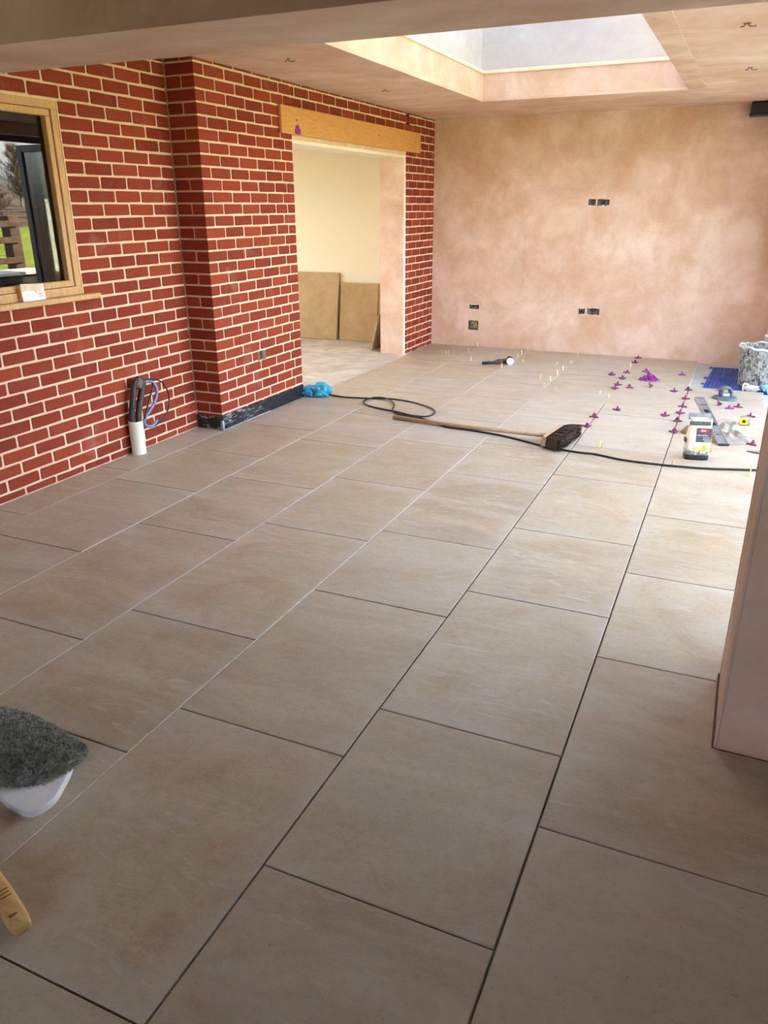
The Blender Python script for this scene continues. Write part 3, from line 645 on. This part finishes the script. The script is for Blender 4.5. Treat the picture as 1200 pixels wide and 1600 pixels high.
for x, y, l, mi in [(2.504,3.13,'dark plum clip loose on a tile left of the clip row',0),(2.74,2.621,'plum clip loose on the tile between clip row and magenta heap',0),(2.901,2.71,'clip tipped on its side just below the magenta heap',1),(2.787,3.418,'magenta clip loose just behind the magenta heap',2),(3.122,3.405,'lone bright magenta clip on the far tile near bare screed',2),(3.122,2.613,'lone plum clip on tile just left of the clip row by the suction lifter',0),(2.771,1.745,'lone plum clip in the middle of a tile behind the broom',0),(3.136,1.705,'lone brown-plum clip left of the adhesive bag',0),(3.483,2.803,'pinkish clip behind the suction lifter',3),(3.495,2.232,'ring-like clip tipped over in front of the suction lifter',1),(3.581,2.147,'pink clip in front of the suction lifter, middle one of three',3),(3.646,2.227,'plum clip in front of the suction lifter, beside the pink one',1),(3.738,1.933,'plum clip on the tile behind the tape measure',0),(3.762,1.123,'plum clip on the tile between rag and wall end',0)]:
    tip = 'tipped' in l
    clip(x, y, l, 'loose levelling clips', mi, .012 if tip else 0, 1.2 if tip else 0)
rnd = random.Random(9); heap = []
for lay_, cells in ((0, [(-1, -1), (0, -1), (1, -1), (-1.5, 0), (-.5, 0), (.5, 0), (1.5, 0), (-1, 1), (0, 1), (1, 1), (0, 2), (.9, 2)]), (1, [(-.6, -.5), (.4, -.5), (-.2, .4), (.8, .4), (.2, 1.2)]), (2, [(.1, .1)])):
    for a, c in cells: heap.append((2.855+a*.050+rnd.uniform(-.008, .008), 3.03+c*.052+rnd.uniform(-.008, .008), .002+.026*lay_))
for x, y, z in heap: clip(x, y, 'bright magenta clip in the heap of clips on the tile', 'heap of magenta clips', rnd.choice((2, 3)), z, rnd.uniform(-.25, .25), .72)
# snapped-off spacer tabs
pb = B().bbox((-.006, -.001, -.004), (.006, .001, .045), .0004, 1).make(); pb.materials.append(PEG)
pb2 = B().bbox((-.004, -.001, -.004), (.004, .001, .032), .0004, 1).make(); pb2.materials.append(PEG)
PEGS = [(.672,3.585),(.640,3.60),(.816,3.86),(1.019,3.32),(.806,4.19),(1.420,3.712),(1.418,3.897),(1.549,3.45),(1.426,3.084),(1.408,4.18),(1.903,3.45),(1.92,2.69),(2.028,2.386),(2.026,2.646),(2.022,2.956),(2.026,3.185),(2.020,3.579),(2.016,3.964),(2.129,4.19),(2.18,3.08),(2.155,2.27),(2.544,2.275),(2.635,2.172),(2.5,4.19),(2.618,3.59),(2.837,.646),(2.822,.646),(3.306,.43)]
for x, y in PEGS:
    link('spacer_tab', random.choice((pb, pb2)), None, None, 'thin cream spacer tab sticking up from a tile joint', 'spacer tab', 'cream spacer tabs in the joints', None, (x, y, 0), (rad(random.uniform(-8, 8)), rad(random.uniform(-8, 8)), random.uniform(-.6, .9)))
tb = thing('spacer_tab', 'wide-footed cream tab standing on the tile by the wall end', 'spacer tab', (3.752, .40, 0), 0, 'cream spacer tabs in the joints')
link('foot', B().bbox((-.016, -.016, 0), (.016, .016, .004), .0015, 1).lathe([(.013, .003), (.006, .02), (.003, .024)], 8, capt=True).make(), PEG, tb); link('stem', B().bbox((-.004, -.0015, .015), (.004, .0015, .075), .0008, 1).make(), PEG, tb)

# adhesive bag
AB = thing('grout_bag', 'opened white grout bag with dark label and orange flowers', 'bag', (3.425, .655, 0), rad(14))
def bag_mat():
    t = NT('printed_bag'); sp = t.add('ShaderNodeSeparateXYZ'); t.l.new(t.add('ShaderNodeTexCoord').outputs['Object'], sp.inputs[0])
    v = t.pos('object'); x, z = sp.outputs[0], sp.outputs[2]
    a = t.mix(t.ramp(t.noise(v, 12), .3, .7), s2l((222, 224, 220)), s2l((236, 232, 220)))
    a = t.mix(t.ramp(t.noise(v, 22, 3, .5, 1), .50, .62, 0, .55), a, s2l((240, 206, 140)))
    a = t.mix(t.math('MULTIPLY', t.ramp(z, .075, .055, 0, 1), t.ramp(t.noise(v, 30), .35, .55)), a, s2l((112, 118, 124)))
    a = t.mix(t.math('LESS_THAN', z, .034), a, s2l((40, 40, 44)))
    t.bump(t.noise(v, 18, 4, .6, 1), .5, .01); return t.out(a, .4, 0, .5)
b = B(); nu, nv = 28, 14
for j in range(nv+1):
    z = .262*j/nv; k = j/nv
    hw, hd_ = .074-.010*k, .045*(1-.55*k)+.004
    for i in range(nu):
        a = 2*math.pi*i/nu; ca, sa = math.cos(a), math.sin(a); e = .45
        x = hw*math.copysign(abs(ca)**e, ca); y = hd_*math.copysign(abs(sa)**e, sa)
        n = .007*noise.noise(Vector((x*18, y*18+3, z*14))); bl = 1+.10*math.sin(math.pi*min(1, k*1.3))
        b.v.append(Vector((x*bl+n+ .006*k, y*bl+n*.8, z)))
for j in range(nv):
    for i in range(nu):
        p, q = j*nu+i, j*nu+(i+1) % nu; b.f.append((p, q, q+nu, p+nu)); b.mi.append(0)
b.f.append(tuple(reversed(range(nu)))); b.mi.append(0)
link('sack', b.make(smooth=True), bag_mat(), AB)
def front(poly_boxes, y=-.054, tilt=4): pass
tl = Matrix.Translation((0, -.0525, .0)) @ Matrix.Rotation(rad(-5), 4, 'X')
def flat(x0, x1, z0, z1, dy, mat, name, parent): return link(name, B().bbox((x0, dy-.0012, z0), (x1, dy, z1), .0004, 1).xf(tl).make(), mat, parent)
lab = flat(-.018, .072, .118, .208, 0, simple('label_dark', (70, 72, 76), (86, 88, 92), 40, .5), 'label', AB)
red = flat(-.002, .055, .184, .202, -.0014, simple('label_red', (190, 30, 34), (206, 44, 46), 40, .5), 'red_band', lab)
flat(-.066, .062, .224, .250, .003, simple('mouth_dark', (66, 66, 66), (110, 110, 108), 40, .6), 'rolled_mouth', AB)
link('rolled_back', B().bbox((-.058, .012, .245), (.074, .018, .286), .003, 1).xf(Matrix.Rotation(rad(-12), 4, 'X')).make(), simple('foil_grey', (120, 124, 128), (150, 154, 158), 30, .4), AB)
def text(s, size, x, z, dy, mat, parent, name='lettering'):
    cu = bpy.data.curves.new('t', 'FONT'); cu.body = s; cu.size = size; cu.extrude = .0003
    o = bpy.data.objects.new('t', cu); COL.objects.link(o); dg = bpy.context.evaluated_depsgraph_get()
    me = bpy.data.meshes.new_from_object(o.evaluated_get(dg)); bpy.data.objects.remove(o)
    me.materials.clear(); me.transform(tl @ Matrix.Translation((x, dy, z)) @ Matrix.Rotation(rad(90), 4, 'X')); link(name, me, mat, parent)
text('BAL', .020, .006, .186, -.0032, WHITE, lab)
text('micromax', .0165, -.014, .158, -.0018, WHITE, lab)
flat(.022, .062, .146, .149, -.0014, WHITE, 'text_line', lab); flat(.022, .068, .134, .137, -.0014, WHITE, 'text_line', lab); flat(.030, .068, .124, .127, -.0014, WHITE, 'text_line', lab)
def flower(x, z, r, mat, core):
    b = B()
    for i in range(6):
        a = i*math.pi/3; b.add([(x+r*.25*math.cos(a+k*2.09)+r*.6*math.cos(a), 0, z+r*.6*math.sin(a)+r*.25*math.sin(a+k*2.09)) for k in range(3)], [(0, 1, 2)])
        P2 = [(x+r*.55*math.cos(a)+r*.48*math.cos(t_), z+r*.55*math.sin(a)+r*.48*math.sin(t_)) for t_ in [2*math.pi*k/8 for k in range(8)]]
        b.prism([(px, pz) for px, pz in P2], -.0004*i, .0006)
    return b
for x, z, r, c in ((.036, .078, .020, (226, 172, 34)), (-.022, .085, .020, (232, 170, 96)), (-.006, .068, .016, (238, 188, 120))):
    b = B()
    for i in range(6):
        a = i*math.pi/3
        b.prism([(x+r*.55*math.cos(a)+r*.48*math.cos(t_), z+r*.55*math.sin(a)+r*.48*math.sin(t_)) for t_ in [2*math.pi*k/8 for k in range(8)]], 0, .0006+.00015*i)
    b.xf(tl @ Matrix.Translation((0, .001, 0)) @ Matrix.Rotation(rad(90), 4, 'X'))
    link('printed_flower', b.make(), simple('flower_%d' % c[2], c, None, 60, .5), AB)
link('torn_flap', B().bbox((-.092, -.03, .10), (-.068, .02, .128), .004, 2).xf(Matrix.Rotation(rad(6), 4, 'Y')).make(), simple('flap_black', (26, 26, 28), (50, 50, 50), 40, .5), AB)
link('torn_corner', B().bbox((.078, -.01, .042), (.094, .018, .07), .003, 1).make(), simple('corner_orange', (206, 132, 44), (226, 160, 70), 40, .5), AB)

# rag heap
def cloth_heap(label, pts, seed, mat, amp, hbase, group=None, hump=None):
    """a crumpled sheet: outline polygon around its centre, height field of folds"""
    cx, cy = sum(p[0] for p in pts)/len(pts), sum(p[1] for p in pts)/len(pts)
    out = spline([Vector((p[0]-cx, p[1]-cy, 0)) for p in pts+[pts[0]]], 6)[:-1]; n = len(out); R = 16; b = B()
    b.v.append(Vector((0, 0, hbase)))
    for r in range(1, R+1):
        k = r/R
        for i, p in enumerate(out):
            q = p*k; w = Vector((q.x*9+seed, q.y*9, seed*2))
            fold = 1-abs(noise.noise(w))*2.2; fold2 = 1-abs(noise.noise(w*2.3))*2
            h = (hbase+amp*fold+amp*.45*fold2)*(1-k**3)+.006+(hump(q.x+cx, q.y+cy) if hump else 0)*(1-k**4)
            b.v.append(Vector((q.x, q.y, max(h, .004))))
    for i in range(n): b.f.append((0, 1+i, 1+(i+1) % n)); b.mi.append(0)
    for r in range(R-1):
        for i in range(n):
            a, c = 1+r*n+i, 1+r*n+(i+1) % n; b.f.append((a, a+n, c+n, c)); b.mi.append(0)
    o0 = 1+(R-1)*n; s0 = len(b.v); b.v += [Vector((v.x, v.y, 0)) for v in b.v[o0:o0+n]]
    for i in range(n): b.f.append((o0+i, s0+i, s0+(i+1) % n, o0+(i+1) % n)); b.mi.append(0)
    b.f.append(tuple(s0+i for i in range(n))); b.mi.append(0)
    return link('rag', b.make(smooth=True), mat, None, label, 'rag', group, None, (cx, cy, 0))
RAG = simple('grey_rag', (122, 114, 100), (156, 149, 136), 14, .95, 0, .3); RAG2 = simple('brown_rag', (112, 98, 82), (140, 126, 108), 18, .95, 0, .3)
cloth_heap('pale grey crumpled rag heaped beside the spirit level', [(3.50,1.08),(3.62,1.05),(3.71,1.10),(3.745,1.22),(3.67,1.36),(3.685,1.50),(3.60,1.58),(3.52,1.46),(3.46,1.36),(3.46,1.20)], 3.2, RAG, .026, .012, hump=lambda x, y: .045*math.exp(-((x-3.6)**2+(y-1.42)**2)/.008))
cloth_heap('brownish rag spread behind the grout bag', [(3.285,1.255),(3.35,1.19),(3.43,1.17),(3.432,1.34),(3.36,1.38),(3.30,1.33)], 8.1, RAG2, .022, .02)
# spirit level propped on the rag
lv = thing('spirit_level', 'short aluminium spirit level propped up on the grey rag', 'spirit level', (3.585, 1.02, .012))
top = Vector((3.372, 1.57, .195))-Vector((3.585, 1.02, .012)); L_ = top.length; zz = top.normalized()
xx = Vector((.9, .42, 0)); xx = (xx-zz*xx.dot(zz)).normalized(); yy = zz.cross(xx)
ML = Matrix((xx, yy, zz)).transposed().to_4x4()
w = .036
link('body', B().bbox((-w, .0, 0), (-w+.011, .024, L_), .002, 1).bbox((w-.011, 0, 0), (w, .024, L_), .002, 1).bbox((-w+.010, .004, 0), (w-.010, .020, L_), .001, 1).xf(ML).make(), ALU, lv)
link('end_cap', B().bbox((-w, -.001, -.006), (w, .025, .006), .002, 1).xf(ML).make(), BLACKRUB, lv); link('end_cap', B().bbox((-w, -.001, L_-.006), (w, .025, L_+.004), .002, 1).xf(ML).make(), GREYALU, lv)
for k in (.42, .70): link('vial', B().bbox((-.018, -.001, L_*k-.02), (.018, .025, L_*k+.02), .004, 2).xf(ML).make(), BLACK, lv)
for k in (.2, .84): link('groove', B().bbox((-w+.009, .0025, L_*k-.003), (w-.009, .0215, L_*k+.003), .001, 1).xf(ML).make(), DARK, lv)
# tape measure
tm = thing('tape_measure', 'yellow and grey tape measure lying at the end of rag', 'tape measure', (3.70, 1.66, 0), rad(10))
link('case', B().bbox((-.036, -.02, 0), (.040, .02, .062), .012, 3).make(), simple('case_grey', (128, 132, 138), (150, 154, 160), 30, .4), tm)
yl = link('front_panel', B().bbox((-.038, -.024, .006), (.018, .0, .056), .004, 2).make(), simple('case_yellow', (236, 208, 20), (244, 220, 40), 30, .4), tm)
link('badge', B().bbox((-.022, -.0255, .02), (.002, -.0235, .042), .001, 1).make(), DARK, yl)
link('blade', B().add([(-.036, -.008, .012), (-.036, .008, .012), (-.14, .006, .035), (-.14, -.010, .035), (-.21, .0, .012), (-.21, -.015, .012)], [(0, 1, 2, 3), (3, 2, 4, 5)]).make(), ALU, tm)
# suction lifter
sl_ = thing('suction_lifter', 'grey disc suction lifter with a looped handle on the tile', 'suction lifter', (3.535, 2.50, 0), rad(20))
GS = simple('grey_blue_rubber', (62, 76, 86), (98, 114, 124), 24, .5, 0, .05)
link('disc', B().lathe([(.098, 0), (.100, .006), (.092, .016), (.05, .024), (.03, .03)], 28, capb=True, capt=True).make(smooth=False), GS, sl_)
for y in (-.022, .022):
    link('handle_loop', B().tube([(-.035, y, .02), (-.04, y, .06), (-.02, y, .092), (.02, y, .092), (.04, y, .06), (.035, y, .02)], .012, 10).make(smooth=True), GS, sl_)
link('grip_bar', B().bbox((-.03, -.03, .024), (.03, .03, .05), .006, 2).make(), simple('pale_steel', (150, 164, 172), (180, 190, 196), 30, .4, .4), sl_)
# buckets
def splash_mat():
    t = NT('splashed_bucket'); v = t.pos('object', (1, 1, .6)); n = t.noise(v, 34, 6, .75, 1.2)
    a = t.mix(t.ramp(n, .42, .60), s2l((46, 46, 48)), s2l((182, 182, 176)))
    a = t.mix(t.ramp(t.noise(v, 8, 4), .5, .7, 0, .6), a, s2l((150, 148, 142))); t.bump(n, .6, .008); return t.out(a, .8)
SPL = splash_mat()
bk = thing('bucket', 'black builders bucket coated in dried white adhesive', 'bucket', (3.790, 3.20, -.0095), 0)
link('tub', B().lathe([(.165, 0), (.172, .01), (.198, .355), (.190, .36), (.186, .35), (.16, .03), (0.001, .03)], 36, capb=True).make(smooth=False), SPL, bk)
rimp = [((.200)*math.cos(a), .200*math.sin(a), .352+.006*math.sin(5*a)+.006*math.sin(11*a+1)) for a in [2*math.pi*i/40 for i in range(41)]]
link('crusted_rim', B().tube(rimp, .011, 8, smooth=0).make(smooth=True), simple('dried_adhesive', (186, 184, 174), (214, 213, 206), 40, .9, 0, .5), bk)
link('wire_handle', B().tube([(.19, -.02, .34), (.12, -.19, .30), (0.0, -.212, .27), (-.1, -.185, .31), (-.185, -.02, .345)], .004, 6).make(smooth=True), GALV, bk)
bk2 = thing('bucket', 'smaller grey tub standing behind the splashed black bucket', 'bucket', (3.885, 3.545, -.0095), 0)
link('tub', B().lathe([(.085, 0), (.10, .395), (.094, .40), (.085, .02), (.001, .02)], 28, capb=True).make(), simple('grey_tub', (170, 166, 160), (196, 192, 186), 16, .8, 0, .2), bk2)
link('rim', B().tube([(0.101*math.cos(2*math.pi*i/28), 0.101*math.sin(2*math.pi*i/28), .396) for i in range(29)], .008, 6, smooth=0).make(smooth=True), bpy.data.materials['dried_adhesive'], bk2)
b3 = thing('plastic_bag', 'pale blue plastic bag beside the splashed bucket', 'bag', (3.895, 2.92, -.0095))
link('bag', crumple(5.2, (.08, .06, .05), 4, .45, 2.2).make(), simple('cyan_plastic', (110, 200, 222), (160, 222, 234), 14, .3, 0, .2), b3)
lump = thing('adhesive_scrap', 'pale lump of dried adhesive at the foot of the bucket', 'adhesive scrap', (3.735, 2.945, -.0095))
link('lump', crumple(6.4, (.075, .035, .030), 4, .25, 2).make(), bpy.data.materials['dried_adhesive'], lump)
link('curl', B().tube([(-.065, -.0, .0), (-.07, -.01, .05), (-.055, -.012, .062), (-.03, -.0, .055)], .008, 8).make(smooth=True), WHITE, lump)
# blue dimpled mat
MAT = simple('blue_mat', (24, 58, 128), (40, 84, 160), 12, .5, 0, .1)
b = B(); rnd = random.Random(2); cs = .034; NX, NY = 18, 34
ok = lambda i, j: i*cs > .02+.055*noise.noise(Vector((j*.35, 1.7, 0)))+.0022*max(0, 0) and (j*cs < 1.12)
for i in range(NX):
    for j in range(NY):
        x, y = 3.30+i*cs+.0012*j, 2.885+j*cs
        if not ok(i, j): continue
        b.add([(x, y, -.019), (x+cs, y, -.019), (x+cs, y+cs, -.019), (x, y+cs, -.019), (x, y, -.015), (x+cs, y, -.015), (x+cs, y+cs, -.015), (x, y+cs, -.015)], [(4, 5, 6, 7), (0, 1, 5, 4), (1, 2, 6, 5), (2, 3, 7, 6), (3, 0, 4, 7)])
        e = .006; b.add([(x+e, y+e, -.015), (x+cs-e, y+e, -.015), (x+cs-e, y+cs-e, -.015), (x+e, y+cs-e, -.015), (x+e+.003, y+e+.003, -.009), (x+cs-e-.003, y+e+.003, -.009), (x+cs-e-.003, y+cs-e-.003, -.009), (x+e+.003, y+cs-e-.003, -.009)], [(4, 5, 6, 7), (0, 1, 5, 4), (1, 2, 6, 5), (2, 3, 7, 6), (3, 0, 4, 7)])
link('decoupling_mat', b.make(), MAT, None, 'blue dimpled mat with ragged edge on the bare screed', 'mat')
# offcut by the wall end
of = thing('trowel', 'small dark pointed trowel tip lying beside the wall end', 'trowel', (3.80, .93, 0), rad(-5))
link('blade', B().prism([(-.075, .005), (-.03, -.018), (.05, -.02), (.05, .02), (-.03, .02)], .002, .006, .001).make(), simple('worn_steel', (86, 88, 90), (140, 142, 144), 40, .4, .6), of)
link('handle', B().tube([(.03, 0, .012), (.14, 0, .02)], .013, 10, smooth=0).make(smooth=True), BLACKRUB, of)

# fleece pad with white sole
FL = simple('grey_fleece', (128, 132, 120), (176, 178, 162), 40, .95, 0, .5)
fp = thing('fleece_pad', 'fluffy grey fleece pad with a rounded white base on the tile', 'fleece pad', (1.78, -3.27, 0))
sole = [(.205, .05), (.23, .02), (.255, -.03), (.278, -.088), (.272, -.138), (.244, -.158), (.181, -.156), (.12, -.14), (0, -.12), (-.25, -.03), (-.28, .08), (.1, .11)]
link('sole', B().prism([(p.x, p.y) for p in spline([Vector((x, y, 0)) for x, y in sole+[sole[0]]], 5)[:-1]], 0, .022, .004).make(), simple('white_sole', (214, 220, 220), (230, 234, 233), 14, .5, 0, .02), fp)
outl = [(.205, .105), (.23, .07), (.232, .019), (.222, -.03), (.205, -.062), (.16, -.098), (.11, -.115), (0, -.10), (-.2, -.05), (-.34, .03), (-.33, .11), (-.18, .135), (-.07, .145), (.04, .135), (.145, .115)]
ou = spline([Vector((x, y, 0)) for x, y in outl+[outl[0]]], 8)[:-1]; n = len(ou); R = 18; b = B(); cc = Vector((-.0, .03, 0))
def fh(k, q): return (.022+.060*(1-k**2.6)) + .008*noise.noise(Vector((q.x*30, q.y*30, 2)))*(1-k*.6) + .014*noise.noise(Vector((q.x*8, q.y*8, 5)))*(1-k)
b.v.append(cc+Vector((0, 0, fh(0, cc))))
for r in range(1, R+1):
    for p in ou:
        q = cc+(p-cc)*(r/R); b.v.append(Vector((q.x, q.y, fh(r/R, q))))
for i in range(n): b.f.append((0, 1+i, 1+(i+1) % n)); b.mi.append(0)
for r in range(R-1):
    for i in range(n):
        a, c = 1+r*n+i, 1+r*n+(i+1) % n; b.f.append((a, a+n, c+n, c)); b.mi.append(0)
fm = link('fleece', b.make(smooth=True), FL, fp)
rnd = random.Random(11); tu = B()
for i in range(9000):
    k = math.sqrt(rnd.random()); p = ou[rnd.randrange(n)]; q = cc+(p-cc)*k; h = fh(k, q)
    base_ = Vector((q.x, q.y, h-.002)); out_ = (p-cc).normalized()*k*k*.9+Vector((rnd.uniform(-.6, .6), rnd.uniform(-.6, .6), 1-.75*k**4))
    l = rnd.uniform(.007, .014); tip = base_+out_.normalized()*l; sd = Vector((rnd.uniform(-1, 1), rnd.uniform(-1, 1), 0)).normalized()*.0022
    tip2 = tip+Vector((rnd.uniform(-1, 1), rnd.uniform(-1, 1), rnd.uniform(-.6, .4)))*.004
    tu.add([base_-sd, base_+sd, tip+sd*.8, tip-sd*.8, tip2], [(0, 1, 2, 3), (3, 2, 4)])
link('pile', tu.make(), FL, fm, kind='stuff')
# hammer
hm = thing('hammer', 'hammer with a pale wooden handle lying on the near tiles', 'hammer', (2.318, -3.697, 0))
hv = Vector((-.93, .37, 0)).normalized(); Mx = Matrix(((hv.x, -hv.y, 0, 0), (hv.y, hv.x, 0, 0), (0, 0, 1, 0), (0, 0, 0, 1)))
b = B()
secs = [(0, .015, .011), (.004, .021, .016), (.03, .024, .019), (.12, .024, .020), (.22, .020, .017), (.36, .018, .015)]
n = 10
for x, ry, rz_ in secs:
    for j in range(n):
        a = 2*math.pi*(j+.5)/n; e = .75; ca, sa = math.cos(a), math.sin(a)
        b.v.append(Vector((x, ry*math.copysign(abs(ca)**e, ca), .024+rz_*math.copysign(abs(sa)**e, sa))))
for i in range(len(secs)-1):
    for j in range(n):
        p, q = i*n+j, i*n+(j+1) % n; b.f.append((p, q, q+n, p+n)); b.mi.append(0)
b.f.append(tuple(reversed(range(n)))); b.mi.append(0)
hh = link('handle', b.xf(Mx).make(smooth=True), HANDLEWOOD, hm)
link('handle_hole', B().lathe([(.0045, 0), (.0045, .001)], 10, capt=True).xf(Mx @ Matrix.Translation((.035, .006, .0425)) @ Matrix.Scale(2.2, 4, (0, 1, 0))).make(), simple('hole_brown', (112, 76, 40), (140, 100, 56), 60), hh)
b = B()
for i in range(3): b.bbox((.095+.012*i, -.012, .0434), (.099+.012*i, .012, .0442), .0003, 1)
link('stamp', b.xf(Mx).make(), bpy.data.materials['hole_brown'], hh)
link('head', B().bbox((.34, -.06, .002), (.385, .06, .046), .006, 2).xf(Mx).make(), GALV, hm)

# ------------------------------------------------------------------ house mass above and garden outside
HOUSE = simple('house_brick', (120, 56, 40), (140, 70, 50), 8, .9)
struct('wall_upper_sun_block', boxme((-6.5, -8.0, 2.76), (-.02, 8.0, 5.4)), HOUSE, 'unseen upper storey added to block the sun')  # unseen house storey, added to block sun from the skylight
struct('roof_flat', holed(-.02, 5.25, -1.95, 4.6, [(SX0-.2, SX1+.2, SY0-.2, SY1+.2)], .25, lambda u, v, n: (u, v, 2.82+n)), GREYALU, 'flat roof around the skylight, overhang added to shade the floor')  # overhang past the opening added to cut sky light on the floor
struct('patio', boxme((4.07, -14, -.2), (7.0, 16, -.06)), CONCRETE, 'paved strip outside the garden opening')
def grass_mat():
    t = NT('field_grass'); v = t.pos('world'); a = t.mix(t.ramp(t.noise(v, .9, 5), .35, .65), s2l((96, 112, 36)), s2l((146, 158, 62)))
    a = t.mix(t.ramp(t.noise(v, 7, 5), .5, .75, 0, .6), a, s2l((72, 84, 30))); t.bump(t.noise(v, 14, 5), .8, .05); return t.out(a, .9, 0, .1)
GR = grass_mat()
struct('field', boxme((7.0, -120, -.5), (62, 160, -.1)), GR, 'sunlit grass field beyond the patio')
hb = B(); nx, ny = 16, 48
for i in range(nx+1):
    for j in range(ny+1):
        x, y = 60+i*6, -140+j*7; t_ = i/nx; hb.v.append(Vector((x, y, -.2+4.5*math.sin(min(1, t_*1.5)*math.pi/2)+2.2*noise.noise(Vector((x*.03, y*.03, 1)))*t_)))
for i in range(nx):
    for j in range(ny):
        a = i*(ny+1)+j; hb.f.append((a, a+ny+1, a+ny+2, a+1)); hb.mi.append(0)
struct('hill', hb.make(smooth=True), simple('winter_scrub', (62, 50, 36), (92, 76, 54), .8, .95, 0, 0), 'brown wooded hill behind the field')
WOODD = simple('weathered_rail', (70, 52, 40), (104, 82, 64), 12, .9); BARK = simple('grey_bark', (96, 82, 66), (130, 114, 94), 3, .9); TWIG = simple('bare_twigs', (78, 64, 48), (112, 94, 72), 2, .9)
def fence(label, x, ys, h, pw, rails, mat, cat='fence'):
    th = thing('rail_fence', label, cat, (x, ys[0], -.1), 0)
    p = bevme((-pw/2, -pw/2, -.05), (pw/2, pw/2, h), .012, 1)
    for y in ys: o = link('post', p, mat, th); o.location = (0, y-ys[0], 0)
    for z in rails: link('rail', bevme((-pw/2-.03, -.2, z-.055), (-pw/2, ys[-1]-ys[0]+.02, z+.055), .008, 1), mat, th)
fence('weathered wooden post and rail fence near the patio', 9.0, [6.56-2.4*k for k in range(5)][::-1], 1.50, .23, (.35, .72, 1.08, 1.36), WOODD)
fence('dark rail fence along the far side of the field', 57.0, [24+3.*k for k in range(16)], 1.6, .16, (.5, 1.0, 1.45), WOODD)
tr_m = []
for sidx in range(4):
    rnd = random.Random(40+sidx); tb_, cr = B(), B(); H = rnd.uniform(5.5, 8.5)
    tb_.tube([(0, 0, -.4), (.1, .05, H*.4), (.0, .1, H*.8)], [.18, .12, .05], 7)
    for i in range(230):
        z0 = rnd.uniform(.12, .9)*H; a = rnd.uniform(0, 6.28); l = (1.1-z0/H)*rnd.uniform(.8, 2.6)+.4
        p0 = Vector((0, 0, z0)); p1 = p0+Vector((math.cos(a)*l, math.sin(a)*l, l*rnd.uniform(.3, 1.0)))
        cr.tube([p0, p1], [.04, .02, .008], 3, smooth=0, cap=False)
        for j in range(10):
            q0 = p0.lerp(p1, rnd.uniform(.3, 1)); q1 = q0+Vector((rnd.uniform(-.6, .6), rnd.uniform(-.6, .6), rnd.uniform(.1, .8))); sd = Vector((rnd.uniform(-1, 1), rnd.uniform(-1, 1), 0)).normalized()*.03
            cr.add([q0-sd, q0+sd, q1], [(0, 1, 2)])
    a, c = tb_.make(smooth=True), cr.make(); a.materials.append(BARK); c.materials.append(TWIG); tr_m.append((a, c))
rnd = random.Random(77)
for i in range(26):
    x, y = 62+(i % 3)*8.5+rnd.uniform(-.6, .6), 8+i*3.6+rnd.uniform(-.5, .5)
    z = -.3+4.5*math.sin(min(1, max(0, (x-60)/96)*1.5)*math.pi/2)
    th = thing('bare_tree', 'bare winter tree on the wooded hill edge', 'tree', (x, y, z), rnd.uniform(0, 6), 'bare trees on the hill')
    a, c = tr_m[rnd.randrange(4)]; link('trunk', a, None, th); link('branches', c, None, th); th.scale = (1, 1, rnd.uniform(.8, 1.15))
pl = thing('planter', 'dark timber raised planter with pale coping slabs outside', 'planter', (5.75, 2.5, -.06))
link('box', B().bbox((0, 0, 0), (.55, 2.6, .69), .012, 1).make(), simple('dark_timber', (44, 38, 34), (64, 56, 50), 10, .9), pl)
for k in (0, 1, 2): link('coping_slab', bevme((-.04, .02+.65*k, .70), (.59, .64+.65*k, .745), .008, 1), simple('pale_slab', (196, 194, 184), (216, 214, 206), 6, .8) if not k else bpy.data.materials['pale_slab'], pl)
pf = thing('board_fence', 'pale painted board fence panel outside the garden door', 'fence', (7.5, 5.74, -.1))
bp_ = bevme((0, 0, 0), (.025, .145, 1.72), .004, 1); bp_.materials.append(simple('pale_paint', (206, 206, 190), (222, 222, 208), 5, .8))
for k in range(14): o = link('board', bp_, None, pf); o.location = (0, k*.15, 0)
link('cap_rail', bevme((-.03, -.02, 1.72), (.06, 2.12, 1.77), .006, 1), bpy.data.materials['pale_paint'], pf)
